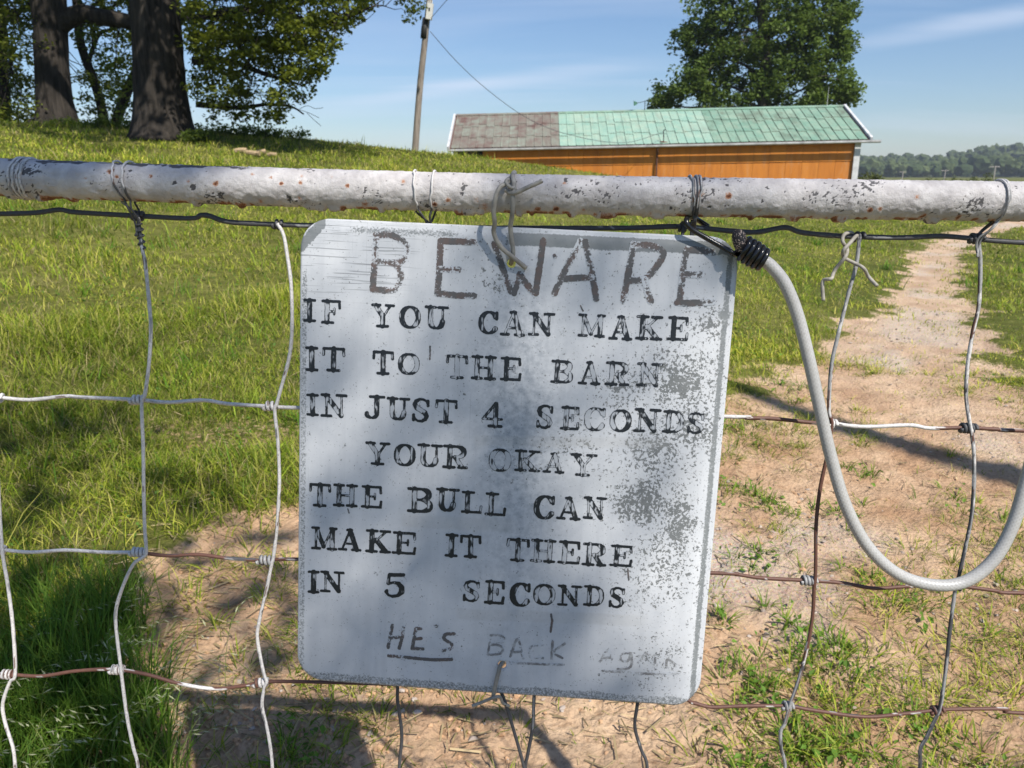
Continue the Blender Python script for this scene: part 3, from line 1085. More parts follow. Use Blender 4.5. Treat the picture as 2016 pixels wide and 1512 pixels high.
    for (px, D), lab in labs.items():
        b = ground_pt(px, D)
        n = 46
        w = 1.1 if px != 400 else 0.35
        c = b + RNG.normal(0, 1, (n, 3)) * [w * 0.5, 0.35, 0.06] + [0, 0, 0.08]
        c[:, 2] = np.maximum(c[:, 2], b[2] + 0.03)
        mb = MB()
        t = thing('brush', b, lab, 'shrub', 'brush under the trees')
        for q in c[::4]:
            v, f = tube(np.array([[q[0], q[1], b[2] - 0.1], (q + [q[0], q[1], b[2]]) / 2 + RNG.normal(0, 0.02, 3), q]), 0.008, 4, False)
            obj('stem', v, f, BK, t)
        leaves_at(mb, c, 0.14, 20, 0.085, 0.9, 0.4)
        mb.build('foliage', LF2, t)


def build_barn_tree():
    BK = bark_mat('elm_bark', (0.07, 0.06, 0.05), (0.15, 0.13, 0.11), 4.0)
    LF = leaf_mat('elm_leaf', (0.05, 0.095, 0.013), (0.18, 0.255, 0.045), 0.4)
    D = 54.0
    b = at_y(1500, 345, D); b[2] = float(height(b[0], D)) - 0.1
    t = thing('shade_tree', b, 'tall full green tree rising behind the green end of the barn roof', 'tree')
    X = lambda px, py, d=0.0: at_y(px, py, D + d)
    mb = MB()
    P = np.vstack([[b], [X(1502, 260), X(1505, 180), X(1508, 110), X(1500, 30), X(1495, -80), X(1500, -200)]])
    trunk_tube(mb, P, [0.55, 0.48, 0.42, 0.36, 0.28, 0.18, 0.06], 16, 0.3, 0.05, 31, 0.5)
    S = smooth_path(P, 0.5)
    lobes = [((1345, 175), 1.9, 1.4, 46), ((1300, 200), 0.9, 0.6, 18), ((1400, 110), 1.9, 1.7, 60), ((1350, 75), 0.8, 0.8, 16), ((1405, 30), 1.7, 1.7, 52), ((1470, 70), 1.8, 2.0, 60),
             ((1540, 60), 1.7, 2.0, 50), ((1600, 30), 1.7, 1.6, 46), ((1650, 20), 1.1, 1.3, 28), ((1590, 120), 1.9, 1.6, 56), ((1655, 105), 1.0, 1.2, 26), ((1640, 165), 1.6, 1.1, 44), ((1675, 190), 0.8, 0.7, 16), ((1520, 160), 2.2, 1.6, 60),
             ((1440, 190), 2.0, 1.2, 46), ((1590, 205), 1.8, 0.9, 34), ((1480, -60), 2.6, 2.2, 60), ((1580, -60), 2.4, 2.0, 56), ((1420, -50), 1.6, 1.6, 36), ((1530, -150), 2.2, 1.8, 44), ((1660, 60), 0.9, 0.9, 18), ((1375, 150), 1.2, 1.0, 26), ((1500, 250), 2.6, 1.0, 30)]
    cl, rr = [], []
    for (px, py), rx, rz, n in lobes:
        c = X(px, py)
        g = RNG.normal(0, 1, (n, 3)); g /= np.linalg.norm(g, axis=1)[:, None]
        g *= (RNG.random(n) ** 0.4)[:, None]
        cl.append(c + g * [rx, 2.6 if rx > 1.4 else 1.2, rz])
        e = c
        k = np.argmin(np.abs(S[:, 2] - (c[2] - 1.5)))
        p = smooth_path(limb_path(S[k], e, 0.03, 0.15, 5), 0.5)
        v, f = tube(p, np.linspace(0.13, 0.03, len(p)), 7)
        mb.add(v, f)
    cl = np.vstack(cl)
    twigs(mb, S, cl, 0.03, 0.012, 7, 4)
    mb.build('trunk', BK, t, True)
    mb = MB()
    leaves_at(mb, cl, RNG.uniform(0.35, 0.75, len(cl)), 46, 0.27, 0.85, 0.2)
    mb.build('crown', LF, t)


def build_far():
    # wooded ridge beyond the fields: one mass of crowns on a rise
    LF = leaf_mat('far_canopy', (0.045, 0.07, 0.025), (0.11, 0.14, 0.05), 0.15, 0.9)
    ico_v, ico_f = ico()
    rows = []
    V, F, A, n = [], [], [], 0
    topx = np.array([1500, 1700, 1740, 1790, 1850, 1870, 1900, 1960, 2016, 2120, 2250, 2600])
    topy = np.array([318, 316, 312, 311, 313, 306, 298, 292, 294, 290, 296, 300])
    for D, f0, f1, cnt in ((560, 0.0, 0.35, 300), (640, 0.25, 0.6, 300), (730, 0.5, 0.82, 300), (830, 0.76, 0.97, 300)):
        for k in range(cnt):
            px = 1560 + (k + RNG.uniform(-0.5, 0.5)) * (2500 - 1560) / cnt
            x = (px - CX) / (F_PX / math.cos(PITCH)) * D
            full = (345 - np.interp(px, topx, topy)) / F_PX * D * 0.97
            s = RNG.uniform(2.2, 5.2)
            z = full * RNG.uniform(f0, f1) + s * (0.75 if f0 < 0.2 else 0.2)
            rows.append((x, D + RNG.uniform(-30, 30), z, s))
    for x, y, z, s in rows:
        j = RNG.uniform(0.72, 1.28, (len(ico_v), 1))
        v = ico_v * j * s * np.array([1, 1, RNG.uniform(0.8, 1.25)]) + [x, y, z]
        V.append(v); F.append(ico_f + n); A.append(np.full(len(v), RNG.random()) + RNG.uniform(-0.2, 0.2, len(v)))
        n += len(v)
    c = np.array([r[:3] for r in rows]); s = np.array([r[3] for r in rows])
    mb = MB()
    mb.add(np.vstack(V), np.vstack(F), rnd=np.clip(np.concatenate(A), 0, 1))
    # leaf clumps break up the crowns
    leaves_at(mb, c, s * 1.2, 34, 1.5, 0.95, 0.3)
    mb.build('far_woods', LF, kind='stuff', label='distant wooded ridge of mixed green crowns beyond the fields', cat='woods')
    # the rise the wood stands on
    t = NT('far_ridge_soil')
    t.inp('Base Color', t.mix(t.noise(0.02, 4), (0.03, 0.045, 0.015), (0.06, 0.075, 0.03))).inp('Roughness', 1.0)
    px = np.linspace(1400, 2900, 60)
    Ds = np.array([545, 600, 700, 820, 950, 1300])
    fr = np.array([-0.1, 0.12, 0.42, 0.72, 0.85, 0.0])
    V = []
    for D, f in zip(Ds, fr):
        full = (345 - np.interp(px, topx, topy)) / F_PX * D
        V.append(np.stack([(px - CX) / (F_PX / math.cos(PITCH)) * D, np.full_like(px, D), full * f - 0.5], -1))
    V = np.vstack(V)
    i = np.arange(len(Ds) - 1)[:, None] * 60
    j = np.arange(59)[None]
    Q = np.stack([i + j, i + j + 1, i + 61 + j, i + 60 + j], -1).reshape(-1, 4)
    obj('hills', V, Q, t.m, None, None, True, kind='structure')
    # power poles far out in the field
    wood = plain('far_pole_wood', (0.33, 0.30, 0.27), 0.8)
    for px, py, D, lab in ((1777, 337, 260, 'distant field power pole nearest the white barn corner'), (1860, 334, 240, 'distant field power pole in the middle of the row'), (1957, 326, 190, 'distant taller field power pole farthest from the barn')):
        b = at_y(px, 345, D); b[2] = float(height(b[0], b[1]))
        h = at_y(px, py, D)[2] - b[2]
        t = thing('power_pole', b - [0, 0, 0.2], lab, 'pole', 'power poles out in the field')
        v, f = tube(np.array([b - [0, 0, 0.2], b + [0, 0, h]]), [0.16, 0.13], 8)
        obj('pole', v, f, wood, t)
        v, f = box(b + [0, 0.17, h - 0.25], (2.4, 0.14, 0.18))
        obj('crossarm', v, f, wood, t)
    LF3 = leaf_mat('shrub_leaf', (0.05, 0.075, 0.016), (0.15, 0.17, 0.05), 0.3)
    BK = plain('shrub_stem', (0.1, 0.08, 0.06))
    for px, D, w, h, n, lab in ((1716, 44, 0.55, 1.5, 60, 'leafy bush against the white corner of the barn'), (1750, 47, 0.5, 0.8, 30, 'small low bush beside the bush at the barn corner'), (1893, 60, 2.0, 1.1, 70, 'wide scrubby bush in the field behind the gate rail'), (1945, 62, 0.7, 1.3, 26, 'small scrubby bush next to the wide field bush'),
                           (1205, 48, 0.0, 0.0, 0, '')):
        if not n:
            continue
        b = at_y(px, 345, D); b[2] = float(height(b[0], b[1]))
        t = thing('bush', b, lab, 'bush', 'bushes beyond the barn')
        c = b + np.clip(RNG.normal(0, 1, (n, 3)), -1.8, 1.8) * [w * 0.55, w * 0.4, h * 0.28] + [0, 0, h * 0.5]
        c[:, 2] = np.maximum(c[:, 2], b[2] + 0.1)
        for q in c[::4]:
            v, f = tube(np.array([[b[0] + (q[0] - b[0]) * 0.4, b[1] + (q[1] - b[1]) * 0.4, b[2] - 0.05], (q + b) / 2, q]), 0.012, 4, False)
            obj('stem', v, f, BK, t)
        mb = MB()
        leaves_at(mb, c, 0.22, 22, 0.13, 1.0, 0.2)
        mb.build('foliage', LF3, t)


def ico():
    import bmesh
    bm = bmesh.new()
    bmesh.ops.create_icosphere(bm, subdivisions=2, radius=1.0)
    v = np.array([x.co[:] for x in bm.verts])
    f = np.array([[w.index for w in x.verts] for x in bm.faces])
    bm.free()
    return v, f


# =================================================================== BARN
def build_barn():
    ER, EL = at_y(1712, 274, 35.0), at_y(885, 292.5, 39.2)
    RR, RL = at_y(1660, 210.5, 39.3), at_y(898, 228.5, 43.6)
    u = ER - EL; u /= np.linalg.norm(u)
    nin = np.array([-u[1], u[0], 0]); nin /= np.linalg.norm(nin)   # away from the viewer
    nrm = np.cross(u, RL - EL); nrm /= np.linalg.norm(nrm)
    if nrm[2] < 0:
        nrm = -nrm
    base = np.array([(EL[0] + ER[0]) / 2, (EL[1] + ER[1]) / 2, 0.0])
    t = thing('barn', base, 'long low orange barn with patched green and rusty metal roof', 'barn')

    def rp(s, q, off=0.0):                     # along the roof 0..1, up the slope 0..1
        return (EL * (1 - s) + ER * s) * (1 - q) + (RL * (1 - s) + RR * s) * q + nrm * off

    def roofmat(name, cols, rust):
        n = NT(name)
        oi = n.n('ObjectInfo').outputs['Random']
        c = n.mix(oi, cols[0], cols[1])
        c = n.mix(n.ramp(n.noise(1.6, 5, 0.65), 0.42, 0.66, 0, 0.75), c, cols[2])
        c = n.mix(n.ramp(n.noise(0.7, 6, 0.7, stretch=(1, 0.4, 1)), 0.53, 0.68, 0, rust), c, cols[3])
        c = n.mix(n.ramp(n.noise(2.2, 5, 0.7, stretch=(1.6, 0.22, 0.4)), 0.5, 0.72, 0, 0.55), c, cols[3])
        c = n.mix(n.ramp(n.noise(1.1, 5, 0.7, stretch=(1.3, 0.5, 0.5)), 0.52, 0.7, 0, 0.35), c, tuple(1.25 * q for q in cols[1]))
        n.inp('Base Color', c).inp('Roughness', 0.6)
        n.b.inputs['Specular IOR Level'].default_value = 0.3
        n.bump(n.noise(5, 4, stretch=(1, 1, 1)), 0.3, 0.02)
        return n.m
    green = roofmat('mint_roof_paint', ((0.22, 0.375, 0.30), (0.27, 0.41, 0.335), (0.36, 0.45, 0.35), (0.25, 0.28, 0.22)), 0.6)
    green2 = roofmat('weathered_green_roof_paint', ((0.16, 0.285, 0.215), (0.21, 0.335, 0.255), (0.28, 0.36, 0.275), (0.12, 0.135, 0.10)), 0.9)
    rusty = roofmat('rusty_roof_metal', ((0.20, 0.19, 0.155), (0.24, 0.27, 0.22), (0.17, 0.105, 0.09), (0.13, 0.065, 0.055)), 1.0)
    seam_r = plain('rusty_seam', (0.13, 0.065, 0.055), 0.8)
    white = plain('white_trim_paint', (0.58, 0.585, 0.59), 0.6, 0.25, 3)
    orange = NT('orange_barn_paint')
    o1 = orange.noise(1.3, 5, 0.6, stretch=(2.5, 2.5, 0.5))
    c = orange.mix(orange.n('ObjectInfo').outputs['Random'], (0.55, 0.185, 0.018), (0.60, 0.215, 0.026))
    c = orange.mix(orange.ramp(o1, 0.42, 0.70, 0, 0.75), c, (0.40, 0.125, 0.014))
    c = orange.mix(orange.ramp(orange.noise(2.6, 5, 0.7, stretch=(1.5, 1.5, 0.35)), 0.55, 0.72, 0, 0.45), c, (0.52, 0.29, 0.14))
    c = orange.mix(orange.ramp(orange.noise(0.8, 6, 0.7), 0.63, 0.72, 0, 0.7), c, (0.13, 0.085, 0.06))
    orange.inp('Base Color', c).inp('Roughness', 0.65)
    orange = orange.m
    dark = plain('interior_shade_board', (0.05, 0.045, 0.04), 0.9)  # dark colour stands in for the shade inside the open bay
    steel = plain('gutter_metal', (0.42, 0.42, 0.42), 0.5, 0.3, 3)

    # deck under the sheets, both slopes
    def back(s, q, off=0.0):
        p = rp(s, q)
        ridge = rp(s, 1.0)
        m = 2 * (ridge - p)
        w = p + np.array([m[0], m[1], 0])
        return w + np.array([0, 0, off])
    roof = None
    mb = MB()
    V = [rp(0, 0, -0.05), rp(1, 0, -0.05), rp(1, 1, -0.05), rp(0, 1, -0.05), rp(0, 0, -0.012), rp(1, 0, -0.012), rp(1, 1, -0.012), rp(0, 1, -0.012)]
    mb.add(V, BOXF)
    V = [back(0, 0, -0.05), back(0, 1, -0.05), back(1, 1, -0.05), back(1, 0, -0.05), back(0, 0, 0), back(0, 1, 0), back(1, 1, 0), back(1, 0, 0)]
    mb.add(V, BOXF)
    roof = mb.build('roof', seam_r, t)
    ncol = 46

    def s_of(px):
        lo, hi = 0.0, 1.0
        for _ in range(40):
            m = (lo + hi) / 2
            p = rp(m, 0.5) - CAM
            x = CX + F_PX * (p @ RT) / (p @ FW)
            lo, hi = (m, hi) if x < px else (lo, m)
        return lo
    s1, s2 = s_of(1101), s_of(1392)
    edges = np.concatenate([np.linspace(0.004, s1, 14), np.linspace(s1, s2, 19)[1:], np.linspace(s2, 0.996, 18)[1:]])
    for k in range(len(edges) - 1):
        a, b2 = edges[k], edges[k + 1]
        sm = (a + b2) / 2
        m = rusty if sm < s1 else (green if sm < s2 else green2)
        cuts = [0.0, 0.30 + RNG.uniform(-0.05, 0.05), 0.64 + RNG.uniform(-0.05, 0.05), 1.0]
        gap = 0.0
        for q in range(3):
            q0, q1 = cuts[q], cuts[q + 1]
            lift = 0.006 + 0.007 * q + RNG.uniform(0, 0.003)
            prof = [(0.0, 0.028), (0.06, 0.028), (0.12, 0.0), (0.5, 0.006), (0.90, 0.0), (0.94, 0.0), (1.0, 0.0)]
            V = []
            for qq, ex in ((q0, 0.012), (q1, 0.0)):
                for f, hh in prof:
                    V.append(rp(a + gap * 0.2 + (b2 - a - gap * 0.4) * f, min(1, qq), lift + hh + ex * (q > 0)))
            n = len(prof)
            F = np.array([[i, i + 1, n + i + 1, n + i] for i in range(n - 1)])
            obj('roof_sheet', np.array(V), F, m, roof)
    # ridge cap, rakes, gutter
    def bar(p, q, w, h, ax1, mat, name, par):
        d = q - p
        L = np.linalg.norm(d)
        d = d / L
        s = np.cross(d, ax1); s /= np.linalg.norm(s)
        v = np.cross(s, d)
        vv, f = box((p + q) / 2, (L, w, h), np.array([d, s, v]))
        return obj(name, vv, f, mat, par)
    bar(rp(s1, 1, 0.04), rp(1, 1, 0.04), 0.26, 0.05, nrm, green2, 'ridge_cap', roof)
    bar(rp(0, 1, 0.04), rp(s1 - 0.001, 1, 0.04), 0.26, 0.05, nrm, rusty, 'ridge_cap', roof)
    for s, e in ((0.0, -1), (1.0, 1)):
        p, q = rp(s, -0.01, 0.0) + u * 0.07 * e, rp(s, 1.01, 0.0) + u * 0.07 * e
        bar(p, q, 0.10, 0.22, nrm, white, 'rake_board', t)
        p, q = back(s, -0.01) + u * 0.07 * e, back(s, 0.99) + u * 0.07 * e
        bar(p, q, 0.14, 0.24, np.array([0, 0, 1.0]), white, 'rake_board', t)
    g0, g1 = rp(0, 0, -0.02) - nin * 0.09 - [0, 0, 0.07], rp(1, 0, -0.02) - nin * 0.09 - [0, 0, 0.07] + u * 0.45
    pts = np.array([[-0.07, 0.05], [-0.075, -0.03], [-0.03, -0.07], [0.05, -0.07], [0.06, 0.05], [0.045, 0.05], [0.04, -0.05], [-0.03, -0.05], [-0.055, -0.02], [-0.05, 0.05]])
    V = [p + nin * a + np.array([0, 0, 1.0]) * b for p in (g0, g1) for a, b in pts]
    n = len(pts)
    obj('gutter', np.array(V), np.array([[i, (i + 1) % n, n + (i + 1) % n, n + i] for i in range(n)]), steel, t)
    # front wall: vertical sheets with a lap course near the eave, open bay at the far end, its shade painted dark
    OV = 0.30
    wl0, wl1 = EL + nin * OV, ER + nin * OV - u * 0.25
    L = np.linalg.norm(wl1 - wl0)
    zb = -0.5

    def wp(s, z, off=0.0):
        p = wl0 * (1 - s) + wl1 * s - nin * off
        return np.array([p[0], p[1], z])

    def etop(s):
        return (wl0[2] * (1 - s) + wl1[2] * s) + 0.06
    npan = 24
    e = np.linspace(0.085, 0.985, npan + 1)
    for k in range(npan):
        a, b2 = e[k] + 0.00025, e[k + 1] - 0.00025
        off = RNG.uniform(0.0, 0.006)
        tops = [(etop(a) - 0.95 - RNG.uniform(0, 0.04), 0.0, zb), (etop(a), 0.02, etop(a) - 0.95)]
        for ztop, oo, zlow in tops:
            th = 0.05
            o2 = off + oo
            V = [wp(a, zlow, o2), wp(b2, zlow, o2), wp(b2, zlow, o2 - th), wp(a, zlow, o2 - th), wp(a, ztop, o2), wp(b2, ztop, o2), wp(b2, ztop, o2 - th), wp(a, ztop, o2 - th)]
            obj('wall_panel', np.array(V), BOXF, orange, t)
    # backing wall, other walls
    bw0, bw1 = 2 * (rp(0, 1) - EL)[:2], 2 * (rp(1, 1) - ER)[:2]
    B0, B1 = EL[:2] + bw0 - nin[:2] * OV, ER[:2] + bw1 - nin[:2] * OV - u[:2] * 0.25
    mb = MB()
    zt = min(EL[2], ER[2]) - 0.02

    def slab(p, q, z0, z1, th):
        d = np.r_[q - p, 0]
        Ld = np.linalg.norm(d); d = d / Ld
        s = np.array([-d[1], d[0], 0])
        return box(np.r_[(p + q) / 2, (z0 + z1) / 2], (Ld, th, z1 - z0), np.array([d, s, [0, 0, 1]]))
    F0, F1 = wl0[:2] + nin[:2] * 0.10, wl1[:2] + nin[:2] * 0.10
    mb.add(*slab(F0 + u[:2] * L * 0.085, F1, zb, zt, 0.08))
    mb.add(*slab(B0, B1, zb, zt, 0.08))
    mb.add(*slab(F0 + nin[:2] * 2.2, F0 + u[:2] * L * 0.085 + nin[:2] * 2.2, zb, zt, 0.06))
    mb.build('wall', dark, t)
    for p, q, r_, s_ in ((F0, B0, RL, 0.25), (F1, B1, RR, -0.02)):
        p = p + u[:2] * (0.1 if s_ > 0 else -0.04); q = q + u[:2] * (0.1 if s_ > 0 else -0.04)
        m_ = (p + q) / 2
        w = u[:2] * 0.04
        V = []
        for o_ in (-w, w):
            V += [np.r_[p + o_, zb], np.r_[q + o_, zb], np.r_[q + o_, zt], np.r_[m_ + o_, r_[2] - 0.08], np.r_[p + o_, zt]]
        F = [np.array([[0, 1, 2, 3, 4], [9, 8, 7, 6, 5]]), np.array([[i, (i + 1) % 5, 5 + (i + 1) % 5, 5 + i] for i in range(5)])]
        obj('gable_wall', np.array(V), F, orange, t)
    # white corner board, far post, downspout
    V, f = box(wp(0.992, (zb + etop(1)) / 2, 0.06), (0.24, 0.12, etop(1) - zb - 0.1), np.array([u, nin, [0, 0, 1]]))
    obj('corner_board', V, f, white, t)
    V, f = box(wp(0.012, (zb + etop(0)) / 2, 0.02), (0.16, 0.14, etop(0) - zb - 0.1), np.array([u, nin, [0, 0, 1]]))
    obj('door_post', V, f, white, t)

    def s_wall(px):
        lo, hi = 0.0, 1.0
        for _ in range(40):
            m = (lo + hi) / 2
            p = wp(m, 1.8) - CAM
            x = CX + F_PX * (p @ RT) / (p @ FW)
            lo, hi = (m, hi) if x < px else (lo, m)
        return lo
    sd = s_wall(1293)
    v, f = tube(smooth_path([wp(sd, zb, 0.13), wp(sd, 1.0, 0.13), wp(sd, etop(sd) - 0.35, 0.13), wp(sd, etop(sd) - 0.12, 0.30)], 0.3), 0.045, 8)
    obj('downspout', v, f, plain('rusty_downspout', (0.10, 0.045, 0.03), 0.7), t, None, True)

    # things standing on the roof
    iron = plain('black_iron', (0.03, 0.03, 0.03), 0.6)
    b = rp(s_of(1277), 1.0, 0.06)
    k = b[1] / (F_PX / math.cos(PITCH))
    tv = thing('wind_vane', b, 'small wind vane with green tail on the barn ridge', 'wind vane')
    v, f = tube(np.array([b, b + [0, 0, 18 * k]]), 0.018, 6)
    obj('post', v, f, iron, tv)
    p0, p1 = b + np.array([-17 * k, 0, 13 * k]), b + np.array([7 * k, 0, 18 * k])
    v, f = tube(np.array([p0, p1]), 0.014, 6)
    obj('arm', v, f, iron, tv)
    c = p0 + np.array([-1 * k, 0, 0])
    V = np.array([c + [-4 * k, -0.01, 4.5 * k], c + [3 * k, -0.01, 2 * k], c + [3 * k, -0.01, -2 * k], c + [-3 * k, -0.01, -5 * k], c + [-4 * k, 0.01, 4.5 * k], c + [3 * k, 0.01, 2 * k], c + [3 * k, 0.01, -2 * k], c + [-3 * k, 0.01, -5 * k]])
    obj('tail', V, BOXF, plain('vane_tail_paint', (0.06, 0.16, 0.11), 0.6), tv)
    b = rp(s_of(1651) , 1.0, 0.05)
    v, f = tube(np.array([b, b + [0, 0, 0.9]]), np.array([0.016, 0.006]), 6)
    obj('lightning_rod', v, f, plain('pale_rod', (0.5, 0.5, 0.5), 0.5), None, None, False, label='thin pale lightning rod on the white-edged end of the barn ridge', cat='rod')
    # service mast on the eave with its insulator
    b = rp(s_of(1297), 0.03, 0.03)
    tm = thing('service_mast', b, 'short dark service mast on the barn eave where the cable lands', 'mast')
    v, f = tube(smooth_path([b, b + [0, 0, 0.25], b + [-0.02, 0, 0.48], b + [0.05, -0.03, 0.55]], 0.05), 0.022, 6)
    obj('mast_pipe', v, f, iron, tm)
    v, f = tube(np.array([b + [-0.14, 0, 0.02], b + [0.2, 0, -0.02]]), 0.03, 6)
    obj('foot', v, f, plain('rust_iron', (0.12, 0.04, 0.025), 0.8), tm)
    return b + np.array([0, 0, 0.45]), rp, s_of


def build_pole(land):
    wood = NT('weathered_pole_wood')
    c = wood.mix(wood.ramp(wood.noise(4, 6, stretch=(6, 6, 0.5)), 0.3, 0.7), (0.13, 0.105, 0.085), (0.30, 0.26, 0.22))
    wood.inp('Base Color', c).inp('Roughness', 0.85)
    wood = wood.m
    black = plain('black_guard', (0.025, 0.025, 0.025), 0.6)
    grey = plain('grey_enclosure', (0.55, 0.55, 0.52), 0.5, 0.1)
    D = 27.0
    b = at_y(815, 300, D); b[2] = float(height(b[0], b[1])) - 0.2
    X = lambda px, py: at_y(px, py, D)
    t = thing('utility_pole', b, 'leaning wooden utility pole with grey box on the skyline', 'utility pole')
    P = smooth_path([b, X(826, 180), X(836, 85), X(845, 0), X(853, -80)], 0.3)
    v, f = tube(P, np.linspace(0.115, 0.085, len(P)), 14)
    obj('pole', v, f, wood, t, None, True)
    P = np.array([X(834.5, 76), X(836, 58), X(839, 36)]) - [0, 0.02, 0]
    v, f = tube(P, 0.112, 14)
    obj('guard_sleeve', v, f, black, t, None, True)
    k = D / (F_PX / math.cos(PITCH))
    ax = X(845, 0) - X(836, 85); ax /= np.linalg.norm(ax)
    xx = np.cross(np.array([0, 1.0, 0]), ax); xx /= np.linalg.norm(xx)
    ax3 = np.array([xx, np.cross(ax, xx), ax])
    v, f = box(X(847, 25) - [0, 0.16, 0], (11.5 * k, 0.16, 27 * k), ax3)
    bx_ = obj('meter_box', v, f, grey, t)
    v, f = box(X(847, 21) - [0, 0.25, 0], (2.5 * k, 0.02, 5 * k), ax3)
    obj('dial_window', v, f, black, bx_)
    for q in (-4, 0, 4):
        v, f = tube(np.array([X(847 + q, 12) - [0, 0.16, 0], X(848 + q, 3) - [0, 0.16, 0]]), 0.014, 6)
        obj('conduit', v, f, grey, t)
    cab = plain('cable_jacket', (0.09, 0.09, 0.10), 0.6)
    a = X(847, 62) - [0, 0.10, 0]
    px = [(847, 62), (900, 122), (960, 177), (1030, 228), (1090, 256), (1150, 272), (1200, 280), (1245, 279), (1297, 262)]
    dd = np.linspace(D - 0.12, land[1] - 0.05, len(px))
    P = np.array([at_y(x, y, d) for (x, y), d in zip(px, dd)])
    P[-1] = land
    v, f = tube(smooth_path(P, 0.5), 0.011, 5)
    obj('service_cable', v, f, cab, None, None, True, label='thin sagging cable running from the utility pole to the barn eave', cat='cable')
    P = np.array([at_y(848, 36, D - 0.2), at_y(878, 2, D - 1.0), at_y(930, -60, D - 2.2), at_y(1150, -330, D - 6)])
    v, f = tube(smooth_path(P, 0.4), 0.009, 5)
    obj('overhead_line', v, f, cab, None, None, True, label='thin line climbing from the grey pole box up out of view', cat='cable')
    # split wood lying in the grass below the trees
    end = plain('cut_wood', (0.34, 0.25, 0.145), 0.8, 0.3, 20)
    for px, D2, ang, L, r_, lab in ((478, 17.0, 0.3, 0.26, 0.055, 'pale cut log nearest the massive trunk'), (500, 16.8, -0.2, 0.34, 0.05, 'longest pale cut log in the little heap'), (516, 17.1, 0.5, 0.24, 0.05, 'pale cut log leaning at the top of the little heap'), (539, 17.0, 0.1, 0.20, 0.04, 'small pale cut log lying apart in the grass')):
        b = ground_pt(px, D2, r_ * 0.9)
        d = np.array([math.cos(ang), 0.3 * math.sin(ang * 3), 0.4 * math.sin(ang)]); d /= np.linalg.norm(d)
        P = np.array([b - d * L / 2, b - d * L * 0.2 + [0, 0, 0.008], b + d * L * 0.2, b + d * L / 2])
        v, f = tube(P, [r_ * 0.9, r_, r_ * 1.02, r_ * 0.85], 9)
        v += RNG.normal(0, 0.004, v.shape)
        obj('cut_log', v, f, end, None, None, False, label=lab, cat='log', group='cut logs in the grass')


# =================================================================== GATE
PIPE_PX = [(-420, 330), (-200, 340), (0, 349), (250, 358.5), (500, 367), (750, 374.5), (1000, 381), (1250, 386), (1500, 390), (1750, 393.5), (2016, 397), (2216, 399), (2440, 400)]
PIPE = smooth_path(np.array([on_plane(x, y, -0.006) for x, y in PIPE_PX]), 0.0015)
PIPE_R = 0.0188
_ppx = np.array([CX + F_PX * ((p - CAM) @ RT) / ((p - CAM) @ FW) for p in PIPE])


def pipe_frame(px):
    i = int(np.clip(np.searchsorted(_ppx, px), 1, len(PIPE) - 2))
    a = PIPE[i + 1] - PIPE[i - 1]; a /= np.linalg.norm(a)
    up = np.array([0, 0, 1.0]) - a * a[2]; up /= np.linalg.norm(up)
    fr = np.cross(up, a)
    if fr[1] > 0:
        fr = -fr
    return PIPE[i], a, up, fr


def wire_material():
    t = NT('painted_wire')
    c = t.attr('col', True)
    c = t.mix(t.ramp(t.noise(500, 5, 0.7), 0.52, 0.66, 0, 0.45), c, (0.09, 0.06, 0.05))
    t.inp('Base Color', c).inp('Roughness', 0.6)
    t.bump(t.noise(700, 4), 0.5, 0.0006)
    return t.m


WHITE_P, RUST_P, DARK_P, GREY_P = np.array([0.58, 0.56, 0.545]), np.array([0.115, 0.050, 0.034]), np.array([0.060, 0.062, 0.068]), np.array([0.30, 0.30, 0.30])


def wire_tube(P, r, w, sides=9, seed=0, lump=0.10, step=0.0025):
    """w = weights of (white paint, rust, dark steel, grey); may be a list of (fraction, weights)"""
    P = smooth_path(P, step)
    s = np.concatenate([[0], np.cumsum(np.linalg.norm(np.diff(P, axis=0), axis=1))])
    rr = r * (1 + lump * 2 * (fbm(s * 130, s * 0 + seed, seed=seed, oct=3) - 0.5))
    V, Fs = tube(P, rr, sides, True)
    n = len(P)
    ss = np.append(np.repeat(s, sides), [s[0], s[-1]])
    aa = np.append(np.tile(np.arange(sides) * 2 * np.pi / sides, n), [0, 0])
    if isinstance(w, list):
        fr = np.array([q[0] for q in w]); ws = np.array([q[1] for q in w], float)
        Wt = np.stack([np.interp(ss / s[-1], fr, ws[:, k]) for k in range(4)], -1)
    else:
        Wt = np.tile(np.asarray(w, float), (len(V), 1))
    sc = []
    for k in range(4):
        nz_ = fbm(ss * 45, np.cos(aa) * 0.8 + 5, np.sin(aa) * 0.8 + 5, seed=seed + 40 + k, oct=4)
        sc.append(Wt[:, k] + 2.3 * (nz_ - 0.5))
    best = np.argmax(np.stack(sc, -1), -1)
    C = np.stack([WHITE_P, RUST_P, DARK_P, GREY_P])[best] * RNG.uniform(0.85, 1.12, (len(V), 1))
    return V, Fs, C


